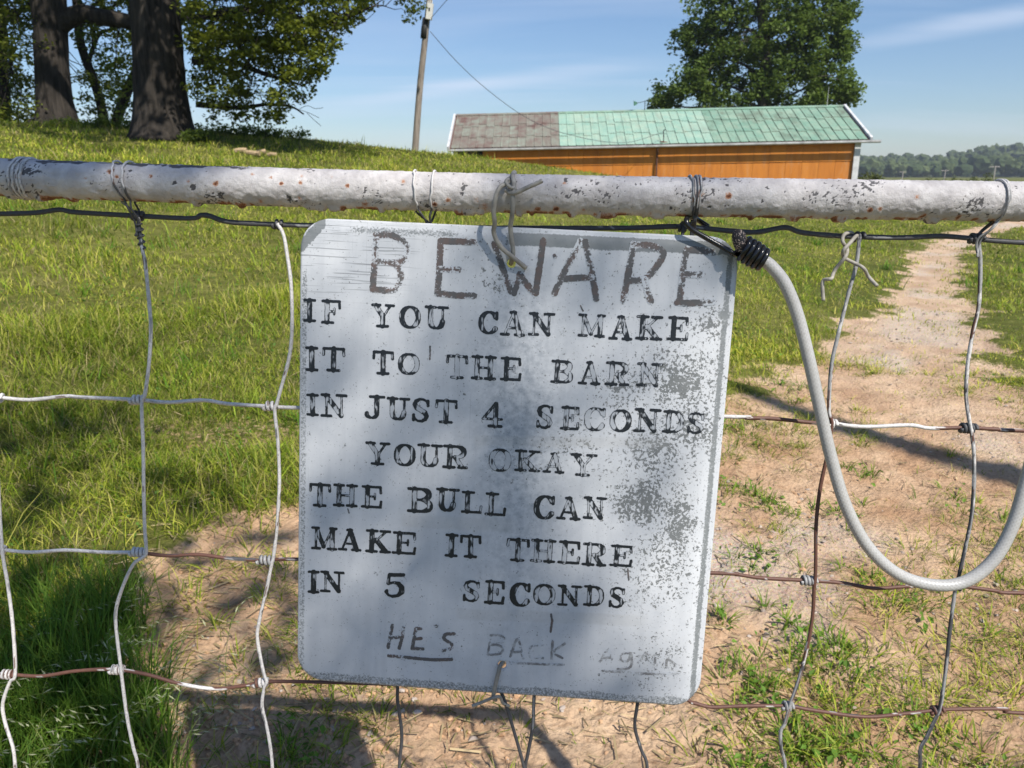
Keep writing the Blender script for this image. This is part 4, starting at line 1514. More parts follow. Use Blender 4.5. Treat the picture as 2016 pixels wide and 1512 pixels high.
def build_gate():
    t = thing('gate', [PIPE[len(PIPE) // 2][0], 0.62, 0.0], 'old pipe gate with flaking white rail and woven wire mesh', 'gate')
    # ---- top rail
    n = len(PIPE)
    sides = 96
    T = np.gradient(PIPE, axis=0); T /= np.linalg.norm(T, axis=1)[:, None]
    up = np.array([0, 0, 1.0]) - T * T[:, 2:3]; up /= np.linalg.norm(up, axis=1)[:, None]
    fr = np.cross(up, T); fr *= np.where(fr[:, 1:2] > 0, -1, 1)
    a = np.arange(sides) * 2 * np.pi / sides                      # 0 = towards the viewer, 90 = up
    px = np.repeat(_ppx, sides)
    aa = np.tile(a, n)
    s = np.repeat(np.arange(n) * 0.0015, sides)
    cxx, cyy = np.cos(aa) * PIPE_R, np.sin(aa) * PIPE_R
    lum = fbm(s * 170, cxx * 170 + 9, cyy * 170 + 9, seed=101, oct=3)
    lum2 = fbm(s * 420, cxx * 420 + 9, cyy * 420 + 9, seed=104, oct=3)
    big = fbm(s * 40, cxx * 40 + 9, cyy * 40 + 9, seed=107, oct=3)
    front = np.cos(aa); upv = np.sin(aa)
    # lumpy runs on the lower front, small drips along the bottom
    runs = sst(0.2, -0.5, upv) * sst(-0.6, 0.4, front)
    rad = PIPE_R + 0.0014 * (lum - 0.5) * (0.4 + 1.0 * runs) + 0.0013 * (lum2 - 0.5) + 0.0008 * (big - 0.5)
    drip = sst(-0.80, -0.98, upv) * sst(0.60, 0.78, fbm(s * 90, s * 0, seed=111, oct=2))
    rad = rad + 0.0034 * drip
    dark = 0.8 * sst(0.69, 0.77, fbm(s * 400, cxx * 400 + 9, cyy * 400 + 9, seed=121, oct=5, gain=0.65) * 0.72 + 0.62 * (fbm(s * 26, cxx * 40 + 3, cyy * 40, seed=125) - 0.12))
    # the top of the left half has lost its paint; so have patches above the sign
    top = sst(0.80, 0.97, upv + 0.25 * (fbm(s * 60, cyy * 60, seed=131) - 0.5))
    leftp = sst(560, 430, px) * sst(-100, 80, px)
    dark = np.maximum(dark, top * np.clip(leftp + 0.35 * sst(880, 930, px) * sst(1010, 970, px), 0, 1) * sst(0.35, 0.6, fbm(s * 120, cxx * 120, cyy * 120 + 4, seed=137)))
    rust = np.zeros(len(px))
    for x0, y0, r0 in ((-60, .1, 4), (6, .2, 4), (190, 0.15, 3), (236, .55, 5), (250, .3, 4), (314, 0.35, 4), (388, 0.2, 5), (441, 0.12, 5.5), (509, 0.62, 4), (545, .5, 4), (566, 0.22, 4), (603, 0.3, 4.5), (604, 0.6, 4), (662, 0.62, 4), (693, 0.2, 4), (800, 0.5, 5), (600, -0.5, 5), (520, -0.72, 6), (725, -0.7, 7), (860, -0.62, 5), (886, -.4, 7), (942, -0.35, 8), (955, -.65, 8), (1060, -0.8, 7), (1110, 0.6, 4), (1095, -.7, 6), (1150, -.75, 6), (1370, 0.2, 8), (1362, -.1, 6), (1425, 0.12, 6), (1280, -.8, 5), (1490, -.6, 5), (1720, -.45, 5), (1702, -.5, 5), (1787, 0.22, 6), (1810, -.75, 5), (1880, -.8, 5), (2008, -0.2, 6), (2100, .3, 6)):
        d2 = ((px - x0) * 0.00049) ** 2 + ((upv - y0) * PIPE_R * 1.1) ** 2
        nz_ = fbm(s * 300, cxx * 300, cyy * 300, seed=141, oct=3)
        rust = np.maximum(rust, np.where(front > -0.2, np.exp(-d2 / (r0 * 0.00062) ** 2) * (0.05 + 1.5 * nz_) * (0.45 + 0.75 * ((x0 * 7919) % 97) / 97.0), 0))
    rust = np.maximum(rust, sst(-0.72, -0.95, upv) * sst(0.45, 0.6, fbm(s * 130, cyy * 90, seed=147)) * 0.75)
    spot = np.zeros(len(px))
    for x0, y0, r0 in ((205, .62, 2.2), (240, .6, 2.4), (262, .55, 2), (272, .6, 2.2), (228, .45, 3), (420, .7, 2), (362, .1, 3), (395, -.1, 4), (580, -.55, 4), (726, -.1, 1.6), (728, .12, 1.4), (727, 0.0, 1.6), (1422, 0.66, 3.2), (1533, .35, 1.8), (1490, -.15, 2.6), (1392, -.45, 1.6), (1500, .55, 1.6), (1318, -.55, 2.0), (915, .2, 3), (917, .4, 3), (914, -0.05, 3), (1112, .75, 3)):
        d2 = ((px - x0) * 0.00049) ** 2 + ((upv - y0) * PIPE_R) ** 2
        spot = np.maximum(spot, np.where(front > -0.2, sst(1.2, 0.8, np.sqrt(d2) / (r0 * 0.0006) + 3.0 * (lum2 - 0.5) + 1.5 * (lum - 0.5)), 0))
    dark = np.maximum(dark, spot)
    rad = rad - 0.00035 * dark - 0.0002 * rust
    V = (PIPE[:, None] + (np.cos(a)[None, :, None] * fr[:, None] + np.sin(a)[None, :, None] * up[:, None]) * rad.reshape(n, sides)[..., None]).reshape(-1, 3)
    i = np.arange(n - 1)[:, None] * sides
    j = np.arange(sides)[None]
    k = (j + 1) % sides
    Q = np.stack([i + j, i + sides + j, i + sides + k, i + k], -1).reshape(-1, 4)
    m = NT('flaking_white_pipe_paint')
    pn = m.noise(60, 5)
    col = m.mix(m.ramp(pn, 0.35, 0.68), (0.42, 0.395, 0.39), (0.60, 0.575, 0.565))
    col = m.mix(m.ramp(m.noise(420, 5, 0.7), 0.56, 0.66, 0, 0.55), col, (0.36, 0.33, 0.32))
    col = m.mix(m.ramp(m.noise(16, 6, 0.7), 0.5, 0.7, 0, 0.5), col, (0.36, 0.34, 0.34))
    fine = m.ramp(m.noise(900, 4, 0.7), 0.3, 0.7, -0.22, 0.22)
    col = m.mix(m.ramp(m.math('ADD', m.attr('dark'), fine), 0.42, 0.6), col, m.mix(m.noise(300, 4), (0.055, 0.05, 0.05), (0.14, 0.135, 0.14)))
    rs = m.math('ADD', m.attr('rust'), fine)
    col = m.mix(m.ramp(rs, 0.28, 0.6), col, (0.42, 0.20, 0.10))
    col = m.mix(m.ramp(rs, 0.5, 0.85), col, (0.11, 0.035, 0.018))
    m.inp('Base Color', col).inp('Roughness', 0.62)
    m.b.inputs['Specular IOR Level'].default_value = 0.35
    m.bump(m.math('ADD', m.noise(650, 6, 0.65), m.math('MULTIPLY', m.noise(240, 5, 0.7, dist=1.0), 0.8)), 0.65, 0.0011)
    obj('top_rail', V, Q, m.m, t, {'dark': dark, 'rust': rust}, True)
    railm = m.m
    # ---- the rest of the frame, below and beside the picture
    E0, E1 = PIPE[3], PIPE[-4]
    low = []
    for e in (E0, E1):
        d = S_D - S_R * (S_D @ S_R)
        q = e + S_D * ((0.10 - e[2]) / S_D[2])
        v, f = tube(np.array([e, (e + q) / 2, q]), PIPE_R, 20)
        obj('end_rail', v, f, railm, t, {'dark': np.zeros(len(v)), 'rust': np.zeros(len(v))}, True)
        low.append(q)
    v, f = tube(np.array([low[0], (low[0] + low[1]) / 2, low[1]]), PIPE_R, 20)
    obj('bottom_rail', v, f, railm, t, {'dark': np.zeros(len(v)), 'rust': np.zeros(len(v))}, True)
    # ---- woven wire mesh
    WM = wire_material()
    BK = -0.014
    pl = lambda pts, off=BK: np.array([on_plane(x, y, off) for x, y in pts])
    w_, r_, d_, g_ = (1, 0.15, 0.05, 0.3), (0.28, 1, 0.25, 0.1), (0.0, 0.1, 1.2, 0.5), (0.35, 0.25, 0.5, 0.8)
    H = [([(-420, 412), (-40, 420), (0, 421), (70, 419), (118, 413), (150, 418), (270, 425), (375, 430), (395, 424), (412, 425), (452, 437), (545, 442), (620, 444), (800, 447), (1000, 449), (1230, 449), (1340, 446), (1440, 455), (1490, 457), (1545, 448), (1580, 458), (1660, 465), (1770, 468), (1850, 465), (1920, 470), (2016, 478), (2440, 500)], 0.0026, d_),
         ([(-420, 774), (-40, 782), (0, 783), (60, 787), (128, 780), (160, 782), (270, 787), (330, 792), (400, 788), (450, 795), (530, 800), (590, 803), (900, 812), (1425, 820), (1470, 823), (1520, 824), (1600, 832), (1640, 834), (1700, 840), (1790, 837), (1830, 843), (1900, 842), (1960, 845), (2016, 848), (2440, 858)], 0.0021, [(0, w_), (0.40, w_), (0.405, r_), (0.63, r_), (0.66, w_), (0.70, r_), (0.76, w_), (0.80, w_), (0.82, r_), (1, r_)]),
         ([(-420, 1066), (-40, 1080), (0, 1082), (60, 1087), (130, 1083), (200, 1087), (270, 1088), (330, 1094), (390, 1092), (450, 1099), (520, 1103), (590, 1101), (900, 1110), (1400, 1128), (1450, 1131), (1500, 1138), (1590, 1143), (1660, 1148), (1720, 1158), (1780, 1155), (1850, 1152), (1900, 1155), (1960, 1163), (2016, 1168), (2440, 1176)], 0.0020, [(0, w_), (0.252, w_), (0.258, r_), (0.31, r_), (0.33, g_), (0.36, r_), (1, r_)]),
         ([(-420, 1318), (-20, 1326), (10, 1327), (80, 1331), (150, 1321), (225, 1318), (290, 1328), (350, 1345), (420, 1356), (480, 1350), (515, 1344), (590, 1342), (900, 1352), (1300, 1372), (1365, 1384), (1400, 1392), (1460, 1390), (1550, 1390), (1600, 1398), (1700, 1411), (1780, 1405), (1845, 1398), (1900, 1396), (1980, 1396), (2016, 1404), (2440, 1415)], 0.0020, [(0, r_), (0.225, r_), (0.24, (0.8, 0.8, 0, 0.1)), (0.27, r_), (0.31, w_), (0.33, r_), (1, r_)])]
    for q, (pts, r0, w) in enumerate(H):
        v, f, c = wire_tube(pl(pts), r0, w, 9, 10 + q)
        obj('line_wire', v, f, WM, t, {'col': c}, True)
    for dv in (0.14, 0.27):                                        # lower courses, out of the picture
        P = pl([(-420, 1318), (500, 1344), (1365, 1384), (2440, 1415)]) + S_D * dv
        v, f, c = wire_tube(P, 0.002, r_, 6, 30)
        obj('line_wire', v, f, WM, t, {'col': c}, True)
    VV = [([(-22, 430), (-15, 790), (-4, 950), (4, 1080), (15, 1150), (25, 1230), (30, 1325), (20, 1342), (9, 1370), (5, 1395), (12, 1430), (25, 1470), (30, 1512)], w_),
          ([(272, 428), (278, 480), (286, 520), (294, 600), (297, 650), (293, 720), (285, 778), (279, 795), (282, 880), (283, 970), (285, 1040), (288, 1084), (283, 1096), (262, 1112), (240, 1160), (228, 1205), (230, 1250), (238, 1315), (240, 1335), (250, 1410), (262, 1470), (272, 1512)], [(0, (0.3, 0.2, 0.8, 0.5)), (0.12, w_), (0.52, w_), (0.57, r_), (0.68, r_), (0.72, w_), (1, w_)]),
          ([(546, 440), (558, 462), (565, 500), (573, 560), (575, 640), (570, 700), (553, 765), (544, 797), (541, 810), (547, 870), (550, 950), (545, 1040), (538, 1098), (535, 1110), (525, 1160), (510, 1225), (507, 1260), (519, 1325), (525, 1342), (520, 1355), (516, 1390), (525, 1430), (532, 1470), (536, 1512)], [(0, w_), (0.2, w_), (0.28, (0.8, 0.8, 0, 0)), (0.33, w_), (0.55, (0.9, 0.4, 0, 0.5)), (0.66, r_), (0.72, r_), (0.8, g_), (1, g_)]),
          ([(832, 447), (824, 700), (812, 900), (800, 1150), (783, 1350), (786, 1400), (791, 1450), (786, 1512)], d_),
          ([(1062, 449), (1065, 800), (1060, 1200), (1051, 1378), (1050, 1420), (1046, 1448), (1038, 1490), (1034, 1512)], d_),
          ([(1345, 447), (1320, 800), (1290, 1100), (1262, 1340), (1254, 1392), (1250, 1432), (1262, 1475), (1274, 1512)], d_),
          ([(1692, 466), (1686, 520), (1670, 580), (1650, 660), (1637, 720), (1632, 800), (1638, 832), (1637, 842), (1630, 890), (1615, 960), (1607, 1030), (1606, 1100), (1605, 1140), (1603, 1152), (1600, 1210), (1590, 1270), (1575, 1330), (1556, 1386), (1552, 1398), (1545, 1425), (1537, 1440), (1538, 1475), (1546, 1512)], [(0, g_), (0.1, g_), (0.2, r_), (0.35, r_), (0.4, g_), (0.7, g_), (0.8, r_), (0.9, d_), (1, d_)]),
          ([(1926, 472), (1930, 520), (1927, 600), (1915, 655), (1905, 720), (1902, 780), (1910, 838), (1913, 852), (1918, 900), (1917, 960), (1912, 1020), (1900, 1080), (1884, 1150), (1880, 1165), (1870, 1240), (1865, 1290), (1858, 1350), (1850, 1395), (1846, 1405), (1825, 1450), (1812, 1475), (1811, 1512)], [(0, g_), (0.1, (0.6, 0.6, 0.3, 0.4)), (0.3, (0.2, 0.2, 0.9, 0.8)), (0.6, d_), (0.75, (0.6, 0.3, 0.8, 0.3)), (0.85, r_), (1, d_)]),
          ([(2165, 480), (2160, 845), (2130, 1165), (2100, 1400), (2075, 1512)], r_)]
    for q, (pts, w) in enumerate(VV):
        P = pl(pts, BK + 0.0042)
        low_ = P[-1] + S_D * ((0.115 - P[-1][2]) / S_D[2])
        P = np.vstack([P] + [P[-1] * (1 - q_) + low_ * q_ for q_ in (0.1, 0.3, 0.6, 1.0)])
        v, f, c = wire_tube(P, 0.0019, w, 9, 60 + q)
        obj('stay_wire', v, f, WM, t, {'col': c}, True)
    # the straight dark spare strand below the sign
    v, f, c = wire_tube(pl([(975, 1340), (992, 1376), (1012, 1440), (1030, 1504), (1034, 1530)], BK + 0.009), 0.0019, d_, 8, 90)
    obj('stay_wire', v, f, WM, t, {'col': c}, True)
    # ---- knots: stay wrapped three times round the line wire
    KN = [(258, 283, 787, 787, w_), (520, 547, 799, 800, (0.8, 0.5, 0, 0.3)), (258, 288, 1086, 1088, w_), (508, 540, 1102, 1104, g_), (2, 30, 1327, 1329, (0.7, 0.6, 0, 0)), (218, 244, 1318, 1319, (0.8, 0.6, 0, 0)), (500, 528, 1345, 1343, (0.8, 0.4, 0, 0.3)),
          (1890, 1920, 842, 844, d_), (1577, 1606, 1142, 1144, g_), (1870, 1896, 1152, 1154, d_), (1540, 1560, 1389, 1391, g_), (1832, 1856, 1399, 1398, r_), (538, 556, 441, 443, d_), (262, 282, 424, 426, d_), (1908, 1934, 469, 471, d_), (1336, 1356, 446, 447, d_), (1680, 1700, 466, 467, d_), (1630, 1645, 833, 836, w_), (-12, 6, 783, 784, w_), (-8, 10, 1082, 1083, w_)]
    for q, (xa, xb, ya, yb, w) in enumerate(KN):
        A, B = on_plane(xa, ya, BK), on_plane(xb, yb, BK)
        ax = B - A; L = np.linalg.norm(ax); ax /= L
        e1 = S_N - ax * (S_N @ ax); e1 /= np.linalg.norm(e1)
        e2 = np.cross(ax, e1)
        turns = max(2, round(L / 0.0042))
        tt = np.linspace(0, turns * 2 * np.pi, turns * 14)
        P = A + ax * (L * tt / tt[-1])[:, None] + 0.0039 * (np.cos(tt)[:, None] * e1 + np.sin(tt)[:, None] * e2)
        v, f, c = wire_tube(P, 0.00185, w, 7, 120 + q, 0.05, 0.002)
        obj('knot', v, f, WM, t, {'col': c}, True)
    # ---- tie wires round the rail
    def tie(strands, join, w, seed, r0=0.0011):
        mb = MB()
        J = on_plane(join[0], join[1], BK + 0.004)
        for xt, xb, dj in strands:
            P = []
            for ph in np.radians(np.linspace(262, -58, 30)):
                tt = (math.degrees(ph) + 58) / 320
                xx = xb + (xt - xb) * min(1, max(0, tt * 2.2))
                c, a_, u_, f_ = pipe_frame(xx)
                P.append(c + (PIPE_R + r0 * 0.9 + 0.0004) * (math.cos(ph) * f_ + math.sin(ph) * u_))
            P.append(P[-1] * 0.5 + (J + S_N * 0.004) * 0.5 + S_N * 0.003)
            P.append(J + S_N * 0.004 + S_R * dj)
            P.append(J + S_D * 0.010 + S_R * dj * 0.5 + S_N * 0.001)
            P.append(J + S_D * 0.018 - S_R * dj * 0.5 + S_N * 0.004)
            P = [J - S_N * 0.006] + [P[0] * 0.5 + J * 0.5 - S_N * 0.006] + P
            v, f, c = wire_tube(np.array(P), r0, w, 7, seed, 0.05, 0.003)
            mb.add(v, f, col=c)
            seed += 1
        mb.build('tie_wire', WM, t, True)
    tie([(231, 252, -0.002), (256, 264, 0.002)], (271, 430), [(0, d_), (0.3, w_), (0.62, w_), (0.7, d_), (1, d_)], 150, 0.0011)
    tie([(815, 826, -0.002), (855, 852, 0.002)], (845, 440), [(0, d_), (0.3, w_), (0.7, w_), (0.8, d_), (1, d_)], 160)
    tie([(1354, 1362, -0.0015), (1366, 1367, 0.001), (1372, 1369, 0.002)], (1363, 446), [(0, d_), (0.3, w_), (0.6, g_), (0.8, d_), (1, d_)], 170, 0.0012)
    tie([(1960, 1960, -0.002), (1966, 1958, 0.001)], (1926, 470), [(0, d_), (0.3, w_), (0.75, g_), (1, g_)], 180, 0.0011)
    for x0 in (40, 48, 57, 63):
        P = []
        for ph in np.radians(np.linspace(0, 360, 40)):
            c, a_, u_, f_ = pipe_frame(x0 + 3 * math.sin(ph))
            P.append(c + (PIPE_R + 0.0011) * (math.cos(ph) * f_ + math.sin(ph) * u_))
        v, f, c = wire_tube(np.array(P), 0.0013, w_, 7, int(x0), 0.1, 0.003)
        obj('wire_wrap', v, f, WM, t, {'col': c}, True)
    # spiral of thin tie wire down the stay at the left tie
    P = []
    for q in np.linspace(0, 1, 60):
        c = on_plane(274 + 6 * q, 440 + 50 * q, BK + 0.0042)
        P.append(c + 0.003 * (math.cos(q * 26) * S_R + math.sin(q * 26) * S_N))
    v, f, c = wire_tube(np.array(P), 0.0010, d_, 6, 190, 0.05, 0.002)
    obj('tie_wire', v, f, WM, t, {'col': c}, True)
    return WM


# =================================================================== SIGN
def ell(cx, cy, rx, ry, a0, a1, T, t_, n=22):
    a = np.radians(np.linspace(a0, a1, n))
    w = T * np.abs(np.cos(a)) ** 1.3 + t_ * np.abs(np.sin(a))
    return [(cx + rx * math.cos(x), cy + ry * math.sin(x), y) for x, y in zip(a, w)]


T_, t_, s_ = 0.225, 0.105, 0.125


def ln(x0, y0, x1, y1, w):
    return [(x0, y0, w), (x1, y1, w)]


def glyph(ch):
    g = {
        'I': [ln(.5, .06, .5, .94, T_ * 1.05), ln(.10, .95, .90, .95, s_), ln(.10, .05, .90, .05, s_)],
        'F': [ln(.28, .06, .28, .94, T_), ln(.04, .95, .94, .95, s_), ln(.93, .93, .95, .68, s_), ln(.28, .52, .66, .52, t_), ln(.67, .64, .67, .41, t_), ln(.03, .05, .60, .05, s_)],
        'E': [ln(.28, .06, .28, .94, T_), ln(.04, .95, .92, .95, s_), ln(.91, .93, .94, .70, s_), ln(.28, .52, .64, .52, t_), ln(.65, .64, .65, .41, t_), ln(.03, .05, .95, .05, s_), ln(.94, .07, .97, .30, s_)],
        'L': [ln(.28, .06, .28, .94, T_), ln(.04, .95, .58, .95, s_), ln(.03, .05, .95, .05, s_), ln(.93, .07, .97, .32, s_)],
        'T': [ln(.5, .06, .5, .94, T_), ln(.05, .94, .95, .94, s_), ln(.06, .92, .04, .68, s_), ln(.94, .92, .96, .68, s_), ln(.24, .05, .76, .05, s_)],
        'H': [ln(.22, .06, .22, .94, T_), ln(.78, .06, .78, .94, T_), ln(.02, .95, .42, .95, s_), ln(.58, .95, .98, .95, s_), ln(.02, .05, .42, .05, s_), ln(.58, .05, .98, .05, s_), ln(.22, .5, .78, .5, t_)],
        'N': [ln(.20, .06, .20, .92, t_), ln(.81, .06, .81, .94, t_), ln(.19, .92, .80, .09, T_), ln(.01, .95, .30, .95, s_), ln(.62, .95, 1.0, .95, s_), ln(.01, .05, .38, .05, s_)],
        'M': [ln(.15, .06, .15, .92, t_), ln(.84, .06, .84, .92, T_), ln(.17, .92, .48, .14, T_ * .85), ln(.48, .14, .82, .92, t_), ln(.0, .95, .25, .95, s_), ln(.75, .95, 1.0, .95, s_), ln(.0, .05, .31, .05, s_), ln(.66, .05, 1.0, .05, s_)],
        'A': [ln(.48, .94, .15, .06, t_), ln(.50, .93, .83, .06, T_), ln(.25, .32, .70, .32, t_), ln(.0, .05, .32, .05, s_), ln(.62, .05, 1.0, .05, s_), ln(.36, .95, .58, .95, s_)],
        'K': [ln(.23, .06, .23, .94, T_), ln(.02, .95, .44, .95, s_), ln(.02, .05, .44, .05, s_), ln(.28, .40, .80, .92, t_), ln(.42, .55, .82, .08, T_), ln(.60, .95, .98, .95, s_), ln(.62, .05, 1.0, .05, s_)],
        'Y': [ln(.17, .93, .50, .46, T_), ln(.84, .93, .53, .46, t_), ln(.5, .48, .5, .06, T_), ln(.0, .95, .36, .95, s_), ln(.64, .95, 1.0, .95, s_), ln(.25, .05, .75, .05, s_)],
        'U': [ln(.22, .94, .22, .36, T_), ell(.5, .36, .28, .29, 180, 360, T_, t_), ln(.79, .94, .79, .36, t_), ln(.0, .95, .44, .95, s_), ln(.60, .95, 1.0, .95, s_)],
        'O': [ell(.5, .5, .40, .44, 0, 360, T_, t_, 40)],
        'C': [ell(.52, .5, .42, .44, 35, 325, T_, t_, 34), ln(.92, .93, .92, .66, s_)],
        'D': [ln(.26, .06, .26, .94, T_), ln(.02, .95, .5, .95, s_), ln(.02, .05, .5, .05, s_), ell(.46, .5, .44, .45, -90, 90, T_, t_)],
        'B': [ln(.26, .06, .26, .94, T_), ln(.02, .95, .55, .95, s_), ln(.02, .05, .55, .05, s_), ell(.52, .74, .33, .21, -90, 90, T_, t_), ell(.52, .28, .39, .23, -90, 90, T_, t_), ln(.26, .52, .55, .52, t_)],
        'R': [ln(.26, .06, .26, .94, T_), ln(.02, .95, .55, .95, s_), ln(.02, .05, .48, .05, s_), ell(.52, .72, .34, .23, -90, 90, T_, t_), ln(.26, .49, .55, .49, t_), ln(.50, .48, .80, .08, T_ * .9), ln(.66, .05, 1.0, .06, s_)],
        'J': [ln(.62, .94, .62, .28, T_), ln(.30, .95, .96, .95, s_), ell(.38, .26, .26, .20, 200, 360, T_ * .7, t_), [(.14, .24, .17), (.15, .25, .17)]],
        'S': [[(.88, .70, s_), (.88, .90, s_)], [(.86, .76, t_), (.80, .88, t_), (.62, .95, t_), (.42, .95, t_ * 1.2), (.22, .86, T_ * .75), (.17, .73, T_ * .85), (.28, .60, T_), (.52, .50, T_), (.74, .39, T_), (.83, .27, T_ * .85), (.76, .13, T_ * .7), (.58, .05, t_ * 1.2), (.38, .05, t_), (.22, .12, t_), (.14, .24, t_)], [(.12, .08, s_), (.12, .30, s_)]],
        '4': [ln(.62, .94, .06, .34, t_ * 1.15), ln(.04, .33, .96, .33, t_), ln(.66, .93, .66, .06, T_ * .9), ln(.34, .05, .94, .05, s_)],
        '5': [ln(.22, .92, .86, .95, s_ * 1.3), ln(.20, .92, .16, .56, t_ * 1.3), [(.18, .54, t_), (.40, .62, t_), (.66, .58, T_ * .8), (.82, .42, T_), (.82, .24, T_), (.66, .09, t_ * 1.4), (.40, .04, t_ * 1.2), (.20, .08, t_), (.10, .20, s_)], [(.08, .22, .14), (.12, .26, .14)]],
    }
    return g[ch]


def raster(strokes, cell, rough, seed, mode, wear):
    """strokes: lists of (u, v, width) in metres on the sign; returns verts (u,v), quads, ink"""
    pts = np.vstack([np.array(s)[:, :2] for s in strokes])
    mw = max(np.array(s)[:, 2].max() for s in strokes)
    lo, hi = pts.min(0) - mw, pts.max(0) + mw
    nx, ny = int((hi[0] - lo[0]) / cell) + 2, int((hi[1] - lo[1]) / cell) + 2
    X, Y = np.meshgrid(lo[0] + np.arange(nx) * cell, lo[1] + np.arange(ny) * cell)
    sd = np.full(X.shape, 1e9)
    for s in strokes:
        s = np.array(s)
        for i in range(len(s) - 1):
            a, b = s[i], s[i + 1]
            d = b[:2] - a[:2]
            tt = np.clip(((X - a[0]) * d[0] + (Y - a[1]) * d[1]) / (d @ d + 1e-12), 0, 1)
            w = a[2] + (b[2] - a[2]) * tt
            sd = np.minimum(sd, np.hypot(X - a[0] - d[0] * tt, Y - a[1] - d[1] * tt) - w / 2)
    sd = sd + rough * 2 * (fbm(X * 700, Y * 700, seed=seed, oct=3) - 0.5)
    depth = np.clip(-sd, 0, None)
    if mode == 'stencil':
        st = fbm(X * 560, Y * 95, seed=seed + 3, oct=3)
        st2 = fbm(X * 160, Y * 120, seed=seed + 5, oct=3)
        vv = (Y - pts[:, 1].min()) / (np.ptp(pts[:, 1]) + 1e-9)
        ends = 0.25 * np.exp(-(vv / 0.10) ** 2) + 0.22 * np.exp(-((1 - vv) / 0.09) ** 2)
        val = 0.55 * st + 0.55 * st2 + ends + 0.30 * np.exp(-(depth / 0.00055) ** 2) - wear
        ink = sst(0.40, 0.52, val)
    else:
        st = fbm(X * 560, Y * 560, seed=seed + 3, oct=4, gain=0.75)
        big = fbm(X * 60, Y * 60, seed=seed + 9, oct=2)
        ink = sst(0.40, 0.50, st * 0.75 + big * 0.5 + np.clip(depth / 0.004, 0, 1) * 0.25 - wear)
    keep = (sd[:-1, :-1] < 0) | (sd[1:, :-1] < 0) | (sd[:-1, 1:] < 0) | (sd[1:, 1:] < 0)
    gy, gx = np.gradient(sd, cell)
    gl = np.hypot(gx, gy) + 1e-6
    out = (sd > 0) & (sd < 1.6 * cell)
    X = np.where(out, X - gx / gl * sd, X); Y = np.where(out, Y - gy / gl * sd, Y)
    j, i = np.nonzero(keep)
    Q = np.stack([j * nx + i, j * nx + i + 1, (j + 1) * nx + i + 1, (j + 1) * nx + i], -1)
    used, inv = np.unique(Q.ravel(), return_inverse=True)
    return np.stack([X.ravel()[used], Y.ravel()[used]], -1), inv.reshape(-1, 4), ink.ravel()[used]


LINES = [
    ('IF', [(597, 588, 623, 634), (634, 590, 671, 638)]),
    ('YOU', [(733, 598, 775, 645), (787, 601, 828, 648), (838, 602, 881, 650)]),
    ('CAN', [(943, 611, 981, 659), (988, 612, 1033, 662), (1042, 615, 1090, 662)]),
    ('MAKE', [(1140, 618, 1190, 664), (1201, 621, 1244, 670), (1253, 621, 1303, 670), (1315, 623, 1355, 671)]),
    ('IT', [(601, 682, 627, 731), (635, 683, 679, 732)]),
    ('TO', [(734, 690, 775, 738), (784, 694, 826, 739)]),
    ('THE', [(879, 698, 921, 746), (929, 700, 976, 748), (986, 703, 1026, 750)]),
    ('BARN', [(1086, 709, 1128, 755), (1141, 711, 1181, 758), (1193, 712, 1238, 760), (1255, 714, 1302, 762)]),
    ('IN', [(603, 775, 628, 819), (633, 775, 682, 822)]),
    ('JUST', [(716, 778, 758, 826), (763, 782, 805, 829), (810, 783, 847, 832), (857, 786, 900, 834)]),
    ('4', [(949, 791, 990, 842)]),
    ('SECONDS', [(1055, 796, 1090, 845), (1105, 800, 1140, 847), (1151, 801, 1192, 850), (1201, 805, 1243, 852), (1250, 804, 1299, 852), (1306, 808, 1346, 853), (1352, 811, 1388, 855)]),
    ('YOUR', [(721, 870, 766, 916), (776, 873, 818, 919), (823, 874, 869, 921), (873, 876, 920, 923)]),
    ('OKAY', [(963, 882, 1006, 930), (1014, 886, 1062, 929), (1071, 891, 1110, 932), (1124, 893, 1173, 938)]),
    ('THE', [(609, 951, 651, 998), (657, 953, 703, 998), (712, 956, 752, 1001)]),
    ('BULL', [(803, 960, 852, 1010), (860, 961, 902, 1009), (909, 967, 949, 1011), (956, 970, 996, 1016)]),
    ('CAN', [(1052, 974, 1092, 1024), (1098, 978, 1142, 1024), (1150, 978, 1192, 1023)]),
    ('MAKE', [(615, 1037, 662, 1083), (668, 1041, 710, 1085), (721, 1043, 768, 1089), (773, 1047, 819, 1092)]),
    ('IT', [(876, 1051, 902, 1097), (906, 1053, 947, 1099)]),
    ('THERE', [(997, 1060, 1042, 1106), (1046, 1062, 1093, 1108), (1100, 1065, 1142, 1111), (1148, 1069, 1193, 1115), (1202, 1073, 1245, 1116)]),
    ('IN', [(606, 1123, 629, 1168), (632, 1124, 676, 1167)]),
    ('5', [(757, 1128, 799, 1177)]),
    ('SECONDS', [(910, 1142, 946, 1186), (955, 1143, 993, 1190), (1005, 1146, 1044, 1196), (1050, 1149, 1093, 1193), (1099, 1152, 1143, 1194), (1150, 1153, 1189, 1194), (1198, 1155, 1231, 1198)]),
]
# rough share of paint worn off each word
WEAR = [0.10, 0.16, 0.14, 0.16, 0.13, 0.14, 0.20, 0.18, 0.14, 0.12, 0.16, 0.20, 0.08, 0.20, 0.10, 0.12, 0.16, 0.06, 0.08, 0.14, 0.06, 0.04, 0.15]


def zpx(z, pts):
    ox, oy, k = {1: (570, 400, 4.2), 2: (1000, 400, 4.2), 5: (570, 1060, 4.2), 6: (1000, 1060, 4.2), 7: (900, 320, 5.4)}[z]
    return [(ox + x / k, oy + y / k) for x, y in pts]


